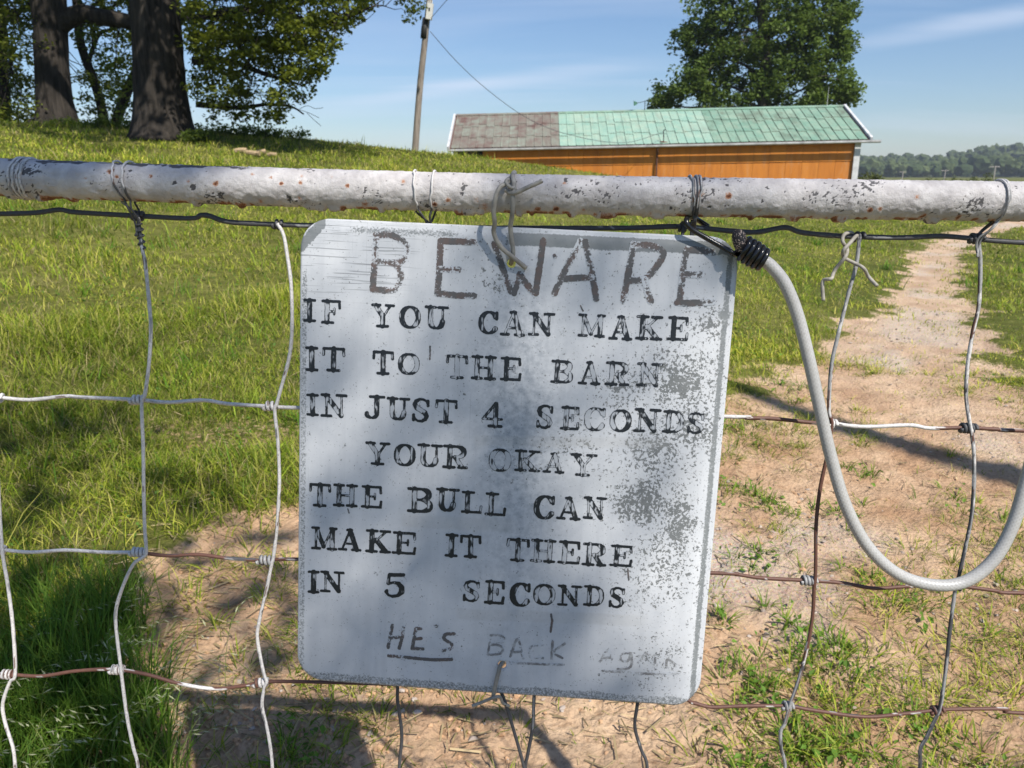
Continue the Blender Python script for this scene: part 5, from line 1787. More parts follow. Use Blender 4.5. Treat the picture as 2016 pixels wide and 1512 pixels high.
BRUSH = [  # brushed words: list of strokes in photograph pixels, stroke width px, wear
    ('BEWARE', 13.0, 0.19, [zpx(1, p) for p in ([(718, 268), (705, 480), (690, 700)], [(715, 265), (830, 262), (920, 300), (975, 370), (960, 440), (900, 490), (720, 480)], [(720, 480), (850, 495), (910, 540), (922, 600), (905, 680), (840, 720), (690, 712)],
        [(1250, 318), (1240, 540), (1225, 745)], [(1250, 312), (1400, 318), (1520, 322)], [(1240, 545), (1400, 550)], [(1225, 745), (1380, 762), (1525, 766)])]
     + [zpx(7, p) for p in ([(398, 865), (480, 1110), (575, 1370)], [(605, 1385), (630, 1300), (655, 1190)], [(665, 1190), (740, 1290), (820, 1390)], [(835, 1390), (870, 1150), (915, 830)])]
     + [zpx(2, p) for p in ([(385, 745), (480, 540), (600, 315)], [(640, 320), (690, 550), (732, 790)], [(470, 625), (690, 612)], [(1040, 335), (1000, 560), (955, 800)], [(1040, 345), (1180, 350), (1270, 390), (1280, 440), (1200, 560), (1120, 630), (1010, 640)], [(1130, 630), (1155, 730), (1180, 810)],
        [(1475, 395), (1450, 560), (1420, 815)], [(1480, 380), (1590, 388), (1690, 402)], [(1470, 590), (1605, 590)], [(1400, 822), (1500, 825), (1700, 815)])]),
    ('HES', 7.5, 0.12, [zpx(5, p) for p in ([(850, 715), (835, 800), (815, 900)], [(943, 735), (930, 820), (908, 905)], [(830, 822), (935, 812)], [(1045, 742), (1030, 830), (1015, 908)], [(1045, 742), (1085, 746)], [(1030, 830), (1088, 826)], [(1015, 910), (1105, 912)], [(1205, 716), (1215, 726)],
        [(1362, 787), (1290, 793), (1280, 830), (1340, 872), (1332, 910), (1270, 926)], [(822, 968), (1000, 985), (1180, 1000), (1340, 998)])]),
    ('BACK', 5.5, 0.15, [zpx(5, p) for p in ([(1665, 800), (1652, 880), (1640, 958)], [(1665, 800), (1730, 800), (1772, 822), (1758, 858), (1668, 874)], [(1668, 878), (1735, 884), (1765, 915), (1740, 952), (1640, 960)])] + [zpx(6, p) for p in ([(20, 975), (80, 832), (125, 990)], [(40, 940), (110, 936)], [(290, 882), (200, 892), (180, 930), (185, 985), (290, 990)], [(370, 850), (360, 995)], [(470, 870), (380, 940), (450, 990)], [(20, 1026), (240, 1038), (460, 1046)])]),
    ('AGAIN', 5.5, 0.15, [zpx(6, p) for p in ([(760, 1020), (825, 925), (860, 1000)], [(785, 990), (850, 986)], [(1015, 950), (945, 958), (932, 1005), (990, 1015), (1018, 960), (1022, 1045), (985, 1078), (908, 1080)], [(1100, 1010), (1140, 952), (1190, 1030)], [(1220, 990), (1215, 1030)], [(1310, 1050), (1320, 1000), (1385, 1042)], [(780, 1096), (1000, 1108), (1200, 1120), (1400, 1118)])]),
]
HOLES = [((1007, 519), 0.0042), ((989, 1308), 0.0042)]


def build_sign():
    c4 = [uv(587, 428), uv(1452, 467), uv(1383, 1392), uv(591, 1337)]
    u0 = (c4[0][0] + c4[3][0]) / 2; u1 = (c4[1][0] + c4[2][0]) / 2
    v0 = (c4[0][1] + c4[1][1]) / 2; v1 = (c4[2][1] + c4[3][1]) / 2
    Wd, Ht = u1 - u0, v1 - v0
    base = from_uv((u0 + u1) / 2, v1)
    t = thing('warning_sign', base, 'weathered grey painted metal sign warning of a bull, wired to the gate', 'sign')
    rc = 0.030
    cell = 0.0021
    nx, ny = int(Wd / cell) + 1, int(Ht / cell) + 1
    gu, gv = np.meshgrid(np.linspace(0, Wd, nx), np.linspace(0, Ht, ny))
    # rounded corners: push grid points inside the outline
    def squash(a, b):
        dx = np.minimum(a, Wd - a); dy = np.minimum(b, Ht - b)
        inx, iny = dx < rc, dy < rc
        m = inx & iny
        ex, ey = rc - dx, rc - dy
        mxm = np.maximum(ex, ey)
        L = np.hypot(ex, ey)
        k = np.where(m & (L > 0), mxm / np.maximum(L, 1e-9), 1.0)
        sx, sy = np.sign(Wd / 2 - a), np.sign(Ht / 2 - b)
        cxp = np.where(sx > 0, rc, Wd - rc); cyp = np.where(sy > 0, rc, Ht - rc)
        return np.where(m, cxp + (a - cxp) * k, a), np.where(m, cyp + (b - cyp) * k, b)
    U, Vv = squash(gu, gv)
    keep = np.ones((ny - 1, nx - 1), bool)
    for (hx, hy), hr in HOLES:
        hu, hv = uv(hx, hy); hu -= u0; hv -= v0
        d = np.hypot(U - hu, Vv - hv)
        inside = d < hr
        keep &= ~(inside[:-1, :-1] | inside[1:, :-1] | inside[:-1, 1:] | inside[1:, 1:])
        rim = (d >= hr) & (d < hr + cell * 1.5)
        # ring of vertices next to the hole snaps to the circle
        k = np.where(rim, (hr + (d - hr) * 0.25) / np.maximum(d, 1e-9), 1.0)
        U = hu + (U - hu) * k; Vv = hv + (Vv - hv) * k
    # sheet is not perfectly flat
    bend = 0.0022 * (fbm(U * 6, Vv * 6, seed=201, oct=2) - 0.5) - 0.004 * sst(Wd - 0.02, Wd, U) - 0.002 * sst(0.012, 0, Vv)
    f3 = S_O + S_R * (U + u0)[..., None] + S_D * (Vv + v0)[..., None] + S_N * bend[..., None]
    Vf = f3.reshape(-1, 3)
    Vb = Vf - S_N * 0.0013
    j, i = np.nonzero(keep)
    q = lambda a, b: a * nx + b
    Qf = np.stack([q(j, i), q(j + 1, i), q(j + 1, i + 1), q(j, i + 1)], -1)
    N = nx * ny
    Qb = Qf[:, ::-1] + N
    # border walls
    ed = {}
    for a, b in ((0, 1), (1, 2), (2, 3), (3, 0)):
        for x, y in zip(Qf[:, a].tolist(), Qf[:, b].tolist()):
            if (y, x) in ed:
                del ed[(y, x)]
            else:
                ed[(x, y)] = 1
    bd = np.array(list(ed))
    Qw = np.stack([bd[:, 1], bd[:, 0], bd[:, 0] + N, bd[:, 1] + N], -1)
    # attributes in photograph terms: where the white paint has flaked to bare metal
    pxx = CX + F_PX * ((Vf - CAM) @ RT) / ((Vf - CAM) @ FW)
    pyy = CY + F_PX * ((Vf - CAM) @ DN) / ((Vf - CAM) @ FW)
    fl = np.full(N, 0.17)
    def blob(x, y, sx, sy, a):
        return a * np.exp(-(((pxx - x) / sx) ** 2 + ((pyy - y) / sy) ** 2))
    for b in ((1340, 750, 85, 75, .8), (1370, 850, 60, 60, .7), (1240, 770, 90, 60, .5), (1130, 880, 60, 30, .5), (1290, 890, 90, 70, .6), (1260, 985, 60, 55, .85), (1335, 1030, 38, 85, .8), (1310, 1110, 100, 100, .5), (1300, 1150, 60, 40, .4), (1260, 1160, 50, 60, .4), (1395, 640, 40, 45, .65), (1200, 620, 120, 120, .18), (980, 560, 60, 40, .35), (960, 480, 60, 60, .15), (1180, 1010, 30, 30, .35), (1150, 830, 40, 40, .3), (1020, 900, 60, 60, .15), (1300, 1300, 100, 90, .28), (1290, 960, 30, 30, .6), (1200, 930, 40, 20, .4)):
        fl = np.maximum(fl, 0.17 + 1.05 * blob(*b))
    du, dv = np.minimum(U, Wd - U).ravel(), Vv.ravel()
    # worn strips along the edges
    strip = np.zeros(N)
    topb = sst(0.021, 0.017, dv + 0.002 * noise(pxx / 25, pyy / 25, seed=5)) * sst(0.0035, 0.006, dv) * np.clip(sst(985, 1010, pxx) + 0.0, 0, 1)
    strip = np.maximum(strip, topb * 0.92)
    b2 = np.exp(-((pyy - 452 - (pxx - 690) * 0.042) / 11) ** 2) * sst(670, 700, pxx) * sst(930, 880, pxx)
    strip = np.maximum(strip, b2 * 0.55)
    strip = np.maximum(strip, 0.47 * sst(0.0085, 0.0065, U.ravel()) * sst(0.0, 0.002, U.ravel()) * sst(0.03, 0.06, dv))
    strip = np.maximum(strip, 0.68 * sst(0.0125, 0.010, Wd - U.ravel()) * sst(0.0035, 0.0055, Wd - U.ravel()))
    strip = np.maximum(strip, 0.5 * sst(0.014, 0.010, Ht - dv + 0.004 * noise(pxx / 30, pyy / 99, seed=9)))
    strip = np.maximum(strip, 0.8 * sst(16, 12, np.abs((pxx - 608) + (pyy - 468) * 0.9)) * sst(655, 640, pyy + pxx * 0 + 150) * (pxx < 640) * (pyy < 500))
    strip = np.maximum(strip, 0.95 * np.exp(-(((pxx - 1425) / 16) ** 2 + ((pyy - 620) / 11) ** 2)))
    tape = np.zeros(N)
    for x0, y0, x1, y1, h in ((790, 1024, 1010, 1036, 12), (900, 1208, 1265, 1222, 11), (935, 868, 1310, 872, 10), (640, 900, 640, 900, 1)):
        if x1 > x0:
            yy = y0 + (pxx - x0) * (y1 - y0) / (x1 - x0)
            tape = np.maximum(tape, sst(h + 1.5, h - 1.5, np.abs(pyy - yy)) * sst(x0 - 3, x0 + 3, pxx) * sst(x1 + 30, x1 - 30, pxx))
    scr = np.exp(-(((pxx - 690) / 130) ** 2 + ((pyy - 500) / 90) ** 2))
    dark_band = np.exp(-(((pxx - 1020) / 85) ** 2 + ((pyy - 840) / 330) ** 2)) * 1.0     # mottled darker band below the hanger
    m = NT('weathered_sign_paint')
    FL, ST, TP, SR, WS = (m.attr(k) for k in ('flake', 'strip', 'tape', 'scratch', 'dark_band'))
    base_c = m.mix(m.ramp(m.noise(22, 6, 0.65), 0.35, 0.7), (0.51, 0.53, 0.56), (0.62, 0.635, 0.66))
    mott = m.ramp(m.noise(140, 6, 0.7), 0.40, 0.68)
    uvn = m.n('CombineXYZ')
    m.t.links.new(m.attr('su'), uvn.inputs[0]); m.t.links.new(m.attr('sv'), uvn.inputs[1])
    base_c = m.mix(m.math('MULTIPLY', WS, mott), base_c, (0.27, 0.30, 0.34))
    streak = m.noise(1.0, 5, 0.6, vec=uvn.outputs[0], stretch=(75, 5, 1))
    base_c = m.mix(m.ramp(streak, 0.48, 0.75, 0, 0.22), base_c, (0.29, 0.31, 0.34))
    blot = m.noise(11, 6, 0.7)
    base_c = m.mix(m.ramp(blot, 0.52, 0.7, 0, 0.4), base_c, (0.32, 0.34, 0.36))
    bare = m.mix(m.noise(260, 4), (0.13, 0.14, 0.145), (0.22, 0.23, 0.23))
    fn = m.math('ADD', m.math('MULTIPLY', m.noise(330, 7, 0.68), 0.76), m.math('MULTIPLY', m.noise(75, 4, 0.6), 0.24))
    thr = m.ramp(FL, 0.0, 1.0, 0.655, 0.455)
    spk = m.ramp(m.math('SUBTRACT', fn, thr), -0.004, 0.008)
    c = m.mix(spk, base_c, bare)
    sn = m.math('ADD', ST, m.ramp(m.noise(500, 5, 0.75), 0.3, 0.7, -0.33, 0.33))
    c = m.mix(m.ramp(sn, 0.38, 0.58), c, m.mix(m.noise(90, 5), (0.15, 0.165, 0.175), (0.27, 0.285, 0.29)))
    c = m.mix(m.math('MULTIPLY', TP, 0.3), c, m.mix(m.noise(200, 5), (0.30, 0.30, 0.29), (0.55, 0.55, 0.54)))
    lines = m.noise(1.0, 3, 0.5, vec=uvn.outputs[0], stretch=(14, 520, 1), rot=(0, 0, R(-17)))
    sl_ = m.math('MULTIPLY', m.ramp(lines, 0.59, 0.62), m.ramp(SR, 0.2, 0.6))
    c = m.mix(m.math('MULTIPLY', sl_, 0.6), c, (0.12, 0.13, 0.14))
    lines2 = m.noise(1.0, 2, 0.5, vec=uvn.outputs[0], stretch=(900, 7, 1), rot=(0, 0, R(9)))
    c = m.mix(m.ramp(lines2, 0.74, 0.76, 0, 0.35), c, (0.18, 0.19, 0.2))
    dots = m.noise(620, 2, 0.5)
    c = m.mix(m.ramp(dots, 0.70, 0.73, 0, 0.85), c, (0.05, 0.05, 0.055))
    m.inp('Base Color', c).inp('Roughness', m.ramp(m.noise(40, 4), 0.3, 0.7, 0.42, 0.6))
    m.b.inputs['Specular IOR Level'].default_value = 0.4
    m.bump(m.math('SUBTRACT', m.math('MULTIPLY', m.noise(180, 5), 0.25), spk), 0.5, 0.0005)
    z2 = np.zeros(N)
    two = lambda a: np.concatenate([a, a])
    obj('sheet', np.vstack([Vf, Vb]), [Qf, Qb, Qw], m.m, t, {'flake': two(fl), 'strip': np.concatenate([strip, z2 + 1]), 'tape': two(tape), 'scratch': two(scr), 'dark_band': two(dark_band), 'su': two(U.ravel()), 'sv': two(Vv.ravel())}, True)
    # ---- lettering
    from_grid = lambda uu, vv_: 0.0022 * (fbm((uu - u0) * 6, (vv_ - v0) * 6, seed=201, oct=2) - 0.5)
    ink = NT('worn_black_stencil_paint')
    ic = ink.mix(ink.attr('ink'), ink.mix(ink.noise(300, 4), (0.36, 0.38, 0.41), (0.52, 0.54, 0.57)), (0.014, 0.017, 0.022))
    ink.inp('Base Color', ic).inp('Roughness', 0.45)
    brush = NT('worn_brown_brush_paint')
    bc = brush.mix(brush.ramp(brush.noise(90, 5), 0.45, 0.65), (0.098, 0.096, 0.098), (0.135, 0.098, 0.088))
    bc = brush.mix(brush.attr('ink'), (0.53, 0.555, 0.59), bc)
    brush.inp('Base Color', bc).inp('Roughness', 0.6)
    faint = NT('faint_scraped_brush_paint')
    fc = faint.mix(faint.ramp(faint.noise(150, 5), 0.42, 0.62), (0.17, 0.17, 0.175), (0.36, 0.37, 0.38))
    fc = faint.mix(faint.attr('ink'), (0.50, 0.525, 0.56), fc)
    faint.inp('Base Color', fc).inp('Roughness', 0.6)
    for k, (word, boxes) in enumerate(LINES):
        mb = MB()
        for q, (ch, (x0, y0, x1, y1)) in enumerate(zip(word, boxes)):
            A, B, Cc = np.array(uv(x0, y1)), np.array(uv(x1, y1)), np.array(uv(x0, y0))
            # boxes are upright in the picture; the letters stand square on the sign
            w = B[0] - A[0]
            hgt = abs(A[1] - Cc[1])
            cx_, cy_ = uv((x0 + x1) / 2, (y0 + y1) / 2)
            ww = w * 0.985
            strokes = []
            lean = RNG.normal(0, 0.012)
            for st in glyph(ch):
                strokes.append([(cx_ + (x - 0.5) * ww + lean * hgt * (y - 0.5), cy_ - (y - 0.5) * hgt * 0.97, wd * hgt * 0.95) for x, y, wd in st])
            P2, Q, ik = raster(strokes, 0.00045, 0.00030, 300 + k * 10 + q, 'stencil', WEAR[k] - 0.055 + RNG.uniform(-0.05, 0.07))
            z = 0.00028 + from_grid(P2[:, 0], P2[:, 1])
            mb.add(S_O + S_R * P2[:, :1] + S_D * P2[:, 1:] + S_N * z[:, None], Q[:, ::-1], ink=ik)
        mb.build('painted_word', ink.m, t, True, label='black stencilled serif word ' + word if len(word) > 1 else 'black stencilled serif numeral ' + word)
    for k, (word, wpx, wear, strokes_px) in enumerate(BRUSH):
        mb = MB()
        for q, s in enumerate(strokes_px):
            if len(s) > 2:
                s2 = smooth_path(np.array([(a, b, 0) for a, b in s], float), 4.0)[:, :2]
            else:
                s2 = np.array(s, float)
            st = [(*uv(a, b), wpx * 0.000505) for a, b in s2]
            P2, Q, ik = raster([st], 0.0005, 0.0006 if wpx > 10 else 0.0004, 700 + k * 40 + q, 'brush', wear)
            z = 0.00022 + 0.00001 * q + from_grid(P2[:, 0], P2[:, 1])
            mb.add(S_O + S_R * P2[:, :1] + S_D * P2[:, 1:] + S_N * z[:, None], Q[:, ::-1], ink=ik)
        lab = {'BEWARE': 'brown brushed word BEWARE', 'HES': 'small brown brushed word HE\'S with underline', 'BACK': 'faint scraped word BACK with underline', 'AGAIN': 'faint scraped word AGAIN with underline'}[word]
        mb.build('painted_word', brush.m if word in ('BEWARE', 'HES') else faint.m, t, True, label=lab)
    # small dark runs and stray brush ticks
    for q, (st_, w) in enumerate((([(847, 682), (847, 695), (846, 707)], 3.6), ([(1085, 1210), (1087, 1222), (1084, 1244)], 5.0), ([(1143, 602), (1148, 612)], 3.0), ([(1236, 1120), (1238, 1142)], 3.2), ([(685, 1002), (687, 1010)], 3.0), ([(1091, 503), (1093, 506)], 7.0))):
        st = [(*uv(a, b), w * 0.0005) for a, b in st_]
        P2, Q, ik = raster([st], 0.0005, 0.0004, 900 + q, 'brush', 0.0)
        z = 0.0003 + from_grid(P2[:, 0], P2[:, 1])
        obj('paint_run', S_O + S_R * P2[:, :1] + S_D * P2[:, 1:] + S_N * z[:, None], Q[:, ::-1], brush.m, t, {'ink': ik}, True)


def build_hangers(WM):
    ins = NT('grey_insulated_wire')
    c = ins.mix(ins.ramp(ins.noise(90, 5), 0.35, 0.65), (0.21, 0.195, 0.17), (0.36, 0.335, 0.29))
    c = ins.mix(ins.ramp(ins.noise(130, 2, stretch=(1, 1, 1)), 0.70, 0.72), c, (0.04, 0.035, 0.03))
    ins.inp('Base Color', c).inp('Roughness', 0.65)
    ins.bump(ins.noise(400, 4), 0.5, 0.0006)
    ins = ins.m

    def path(pts):
        return np.array([on_plane(x, y, o) for x, y, o in pts])
    t = thing('hanger_wire', on_plane(1035, 528, 0.004), 'stiff grey wire looped over the rail and through the top of the sign', 'wire')
    def st(name, pts, r0=0.0023):
        P = smooth_path(path(pts), 0.002)
        s = np.arange(len(P)) * 0.002
        rr = r0 * (1 + 0.10 * (fbm(s * 160, s * 0, seed=7) - 0.5))
        v, f = tube(P, rr, 12)
        obj(name, v, f, ins, t, None, True)
    st('strand', [(1004, 356, -0.012), (1003, 352, 0.006), (997, 361, 0.019), (984, 369, 0.024), (976, 388, 0.026), (972, 415, 0.023), (974, 440, 0.018), (972, 458, 0.013), (984, 484, 0.011), (1008, 505, 0.009), (1036, 528, 0.004)])
    st('strand', [(1013, 352, -0.030), (1013, 340, -0.012), (1009, 346, 0.010), (1012, 362, 0.019), (1010, 385, 0.022), (1009, 418, 0.019), (1005, 448, 0.010), (1009, 484, 0.007), (1010, 500, 0.005), (1007, 515, -0.004), (1006, 519, -0.012)])
    st('tail', [(994, 372, 0.021), (1002, 379, 0.020), (1014, 380, 0.025), (1034, 371, 0.026), (1068, 356, 0.027)], 0.0021)
    st('twist', [(1001, 352, 0.018), (996, 358, 0.022), (1003, 368, 0.024), (1014, 372, 0.021), (1016, 379, 0.017)], 0.0018)
    # tie at the foot of the sign
    t = thing('bottom_tie_wire', on_plane(972, 1392, 0.0), 'short grey wire through the lower hole of the sign', 'wire')
    st('strand', [(991, 1304, -0.014), (988, 1306, -0.002), (984, 1314, 0.004), (976, 1346, 0.005), (971, 1372, 0.003), (976, 1378, -0.006)], 0.0022)
    st('tail', [(929, 1390, 0.006), (948, 1383, 0.004), (970, 1374, 0.007), (984, 1372, 0.004), (990, 1384, 0.0), (1002, 1390, -0.004)], 0.0017)
    # twisted scrap on the top wire to the right
    t = thing('scrap_wire', on_plane(1670, 470, 0.0), 'twisted loose grey wire end dangling from the top mesh wire', 'wire')
    o = -0.006
    st('strand', [(1688, 470, -0.02), (1676, 458, -0.014), (1662, 462, -0.006), (1659, 476, 0.0), (1668, 490, o), (1664, 506, 0.0), (1646, 528, o), (1640, 540, o), (1636, 549, 0.0), (1622, 551, o), (1619, 562, o), (1621, 592, o)], 0.0018)
    st('strand', [(1692, 462, -0.020), (1684, 466, -0.006), (1672, 480, 0.001), (1660, 494, 0.002), (1662, 507, o), (1682, 518, o), (1700, 528, 0.0), (1710, 545, o), (1727, 563, 0.002)], 0.0018)


def build_bungee():
    blk = NT('black_coated_hook')
    blk.inp('Base Color', blk.mix(blk.noise(200, 3), (0.008, 0.008, 0.009), (0.02, 0.02, 0.022))).inp('Roughness', 0.22)
    blk = blk.m
    cm = NT('grey_braided_sleeve')
    w = cm.attr('weave')
    cm.inp('Base Color', cm.mix(w, (0.34, 0.33, 0.315), cm.mix(cm.noise(60, 4), (0.36, 0.358, 0.35), (0.48, 0.475, 0.46)))).inp('Roughness', 0.3)
    cm = cm.m
    t = thing('bungee_cord', on_plane(1850, 1168, 0.0), 'pale braided bungee cord hooked by the sign corner and hanging in a loop', 'bungee cord')
    pts = [(1456, 473, .010), (1464, 487, .011), (1480, 499, .012), (1500, 511, .013), (1520, 526, .013), (1546, 560, .014), (1570, 620, .014), (1592, 705, .014), (1613, 800, .014), (1636, 900, .014), (1665, 995, .014), (1708, 1075, .014), (1768, 1130, .014), (1840, 1152, .014), (1902, 1144, .014), (1955, 1103, .014), (1992, 1038, .014), (2018, 955, .014), (2042, 860, .014), (2068, 740, .012), (2090, 600, .008), (2100, 500, 0.0), (2102, 470, -0.006)]
    P = smooth_path(np.array([on_plane(x, y, o) for x, y, o in pts]), 0.0009)
    n = len(P)
    s = np.concatenate([[0], np.cumsum(np.linalg.norm(np.diff(P, axis=0), axis=1))])
    sides = 36
    r0 = 0.0060 - 0.0008 * np.exp(-(s / 0.02) ** 2)
    V, Fs = tube(P, r0, sides, True)
    aa = np.append(np.tile(np.arange(sides) * 2 * np.pi / sides, n), [0, 0])
    ss = np.append(np.repeat(s, sides), [s[0], s[-1]])
    pitch = 0.0042
    w1 = np.sin(9 * aa + 2 * np.pi * ss / pitch); w2 = np.sin(9 * aa - 2 * np.pi * ss / pitch)
    wv = np.maximum(w1, w2)
    C = np.vstack([np.repeat(P, sides, 0), P[:1], P[-1:]])
    V = C + (V - C) * (1 + 0.022 * (wv - 0.4))[:, None]
    obj('cord', V, Fs, cm, t, {'weave': sst(-0.1, 0.55, wv) * 0.9 + 0.1}, True)
    # frayed dark end standing out of the coil
    E0 = on_plane(1458, 482, .012)
    e = MB()
    Pn = np.array([on_plane(1462, 492, .012), on_plane(1458, 480, .013), on_plane(1455, 468, .013), on_plane(1454, 459, .012), on_plane(1454, 456, .011)])
    v, f = tube(smooth_path(Pn, 0.0008), np.interp(np.linspace(0, 1, len(smooth_path(Pn, 0.0008))), [0, .3, .75, .92, 1], [.0058, .0066, .0066, .005, .0025]), 40)
    rnd = noise(v[:, 0] * 1500, v[:, 1] * 1500, v[:, 2] * 1500, 5)
    em = NT('speckled_cord_end')
    em.inp('Base Color', em.mix(em.ramp(em.vor(620.0), 0.28, 0.40), (0.55, 0.42, 0.34), (0.03, 0.025, 0.025))).inp('Roughness', 0.7)
    obj('cord_end', v, f, em.m, t, None, True)
    # hook: coil round the cord, straight shank, bent round the tie and mesh wire
    A, B = on_plane(1460, 486, .012), on_plane(1503, 513, .013)
    ax = B - A; L = np.linalg.norm(ax); ax /= L
    e1 = S_N - ax * (S_N @ ax); e1 /= np.linalg.norm(e1)
    e2 = np.cross(ax, e1)
    turns = 5
    tt = np.linspace(0, turns * 2 * np.pi, turns * 26)
    rc = np.interp(tt / tt[-1], [0, .5, .9, 1], [.0102, .0108, .0098, .0088])
    coil = A + ax * (L * tt / tt[-1])[:, None] + rc[:, None] * (np.cos(tt + 2.2)[:, None] * e1 + np.sin(tt + 2.2)[:, None] * e2)
    shank = np.array([on_plane(x, y, o) for x, y, o in ((1394, 446, -0.024), (1380, 437, -0.022), (1368, 430, -0.016), (1357, 428, -0.004), (1351, 433, 0.006), (1354, 443, 0.008), (1364, 453, 0.007), (1395, 471, 0.007), (1425, 488, 0.009), (1441, 497, 0.013))])
    P = np.vstack([smooth_path(np.vstack([shank, coil[:1]]), 0.002)[:-1], coil])
    v, f = tube(P, 0.0026, 14)
    obj('hook', v, f, blk, t, None, True)
    # far hook, beyond the picture's edge, over the top wire
    P = np.array([on_plane(x, y, o) for x, y, o in ((2104, 500, 0.0), (2102, 470, -0.004), (2106, 450, -0.012), (2116, 452, -0.022), (2116, 475, -0.026), (2113, 500, -0.026))])
    v, f = tube(smooth_path(P, 0.002), 0.0026, 10)
    obj('hook', v, f, blk, t, None, True)


# =================================================================== THE TREE BEHIND THE VIEWER (its shade is in the picture)
def build_roadside_trees():
    BK = plain('ash_bark', (0.16, 0.135, 0.11), 0.9, 0.3, 10)
    LF = leaf_mat('ash_leaf', (0.05, 0.10, 0.02), (0.10, 0.18, 0.04), 0.3)
    # a bare leaning trunk whose shadow lies across the track
    base = np.array([2.36 + SUN_H[0] * 7.0, 3.36 + SUN_H[1] * 7.0, -0.05])
    t = thing('dead_tree', base, 'bare dead trunk on the near side of the gate, its shadow across the track', 'tree')
    trunk = smooth_path([base, base + [0.02, 0.0, 3], base + [0.0, 0.05, 6.0], base + [-0.04, 0, 8.2], base + [-0.1, -0.02, 9.9]], 0.3)
    mb = MB()
    v, f = tube(trunk, np.interp(np.linspace(0, 1, len(trunk)), [0, 0.5, 0.8, 1], [0.26, 0.19, 0.15, 0.07]), 14)
    mb.add(v, f)
    for a, e in ((base + [0, 0, 5.0], base + [-0.25, -0.75, 6.0]), (base + [0, 0, 5.3], base + [0.55, -0.2, 6.4]), (base + [-0.2, -0.6, 5.75], base + [-0.6, -0.75, 6.3])):
        p = smooth_path(limb_path(a, e, 0.05, 0.1, 5), 0.1)
        v, f = tube(p, np.linspace(0.035, 0.012, len(p)), 7)
        mb.add(v, f)
    mb.build('trunk', BK, t, True)
    # the leafy tree that dapples the sign and the grass
    base = np.array([3.3, -4.7, -0.05])
    t = thing('roadside_tree', base, 'open-crowned leafy tree on the near side of the gate, dappling the sign', 'tree')
    mb = MB()
    trunk = smooth_path([base, base + [0.05, 0.0, 2.5], base + [0.0, 0.0, 4.2], base + [0.1, -0.1, 5.6], base + [0.1, -0.3, 6.6]], 0.3)
    v, f = tube(trunk, np.interp(np.linspace(0, 1, len(trunk)), [0, 0.5, 0.8, 1], [0.22, 0.15, 0.09, 0.03]), 14)
    mb.add(v, f)
    sprays = []

    def spray(target, n, spread, h0, h1, size):
        k = RNG.uniform(h0, h1)
        P = np.asarray(target) + RNG.normal(0, 1, (n, 3)) * spread + SUN * (k + RNG.uniform(-0.6, 0.6, (n, 1)))
        sprays.append((P, size))
    # over the sign and rail: leaves are hung one by one along the sun's rays until the share of
    # sunlight that reaches each patch of the gate is about what the photograph shows
    gx = np.arange(-120, 2100, 12); gy = np.concatenate([np.arange(325, 372, 12), np.arange(440, 1396, 12)])
    GX, GY = np.meshgrid(gx, gy)
    on = (GY < 380) | ((GX > 590) & (GX < 1450))
    gp = np.stack([GX[on], GY[on]], -1).astype(float)
    W3 = np.array([on_plane(x, y) for x, y in gp])
    tr = np.where(gp[:, 1] < 380, np.interp(gp[:, 0], RAIL_X, RAIL_T), 1.0)
    cols = np.stack([np.interp(gp[:, 1], SIGN_Y, SIGN_T[:, k]) for k in range(8)], -1)
    fx = np.clip((gp[:, 0] - 650) / 100, 0, 6.999)
    k0 = fx.astype(int)
    st_ = cols[np.arange(len(gp)), k0] * (1 - fx + k0) + cols[np.arange(len(gp)), k0 + 1] * (fx - k0)
    tr = np.where(gp[:, 1] > 380, st_, tr)
    ea = np.cross(SUN, [0, 0, 1.0]); ea /= np.linalg.norm(ea)
    eb = np.cross(SUN, ea)
    Q2 = np.stack([W3 @ ea, W3 @ eb], -1)
    tr = np.where((gp[:, 1] > 380) & (gp[:, 0] < 1300), tr * 0.68, tr)
    tr = np.where((gp[:, 1] > 950) & (gp[:, 0] < 1160), tr * 0.7, tr)
    need = -np.log(np.clip(tr, 0.05, 1.0))
    acc = np.zeros(len(gp))
    hung = []
    for _ in range(900):
        d = need - acc
        i = int(np.argmax(d + RNG.normal(0, 0.05, len(d))))
        if d[i] < 0.26:
            break
        c = Q2[i] + RNG.normal(0, 0.006, 2)
        acc += -np.log(1 - 0.42 * np.exp(-((Q2 - c) ** 2).sum(1) / 0.031 ** 2))
        hung.append(W3[i] + ea * (c - Q2[i])[0] + eb * (c - Q2[i])[1] + SUN * RNG.uniform(5.6, 7.0))
    hung = np.array(hung)
    for i in range(0, len(hung), 6):
        sprays.append((hung[i:i + 6], 0.072))
    # over the soil and rank grass on the left of the sign
    for px, py, n, sp in SHADE_GROUND:
        spray(on_ground(px, py), max(3, int(n * (0.85 if py > 1100 else 1.1))), sp, 6.0, 8.5, 0.12)
        P, z = sprays.pop()
        # leaves whose ray would meet the sign or the sunny part of the rail first are not there
        hit = P - SUN * (((P - S_O) @ S_N) / (SUN @ S_N))[:, None] - CAM
        hx = CX + F_PX * (hit @ RT) / (hit @ FW); hy = CY + F_PX * (hit @ DN) / (hit @ FW)
        P = P[~((hx > 460) & (hx < 1560) & (hy > 200) & (hy < 1500))]
        if len(P):
            sprays.append((P, z))
    C = np.vstack([q for q, _ in sprays])
    Z = np.concatenate([np.full(len(q), z) for q, z in sprays]) * RNG.uniform(0.8, 1.2, len(C))
    V, F, rn = leaf_quads(C, Z, 0.5, 0.65)
    top = trunk[-6]
    lift = lambda px, py: on_plane(px, py) + SUN * 6.3
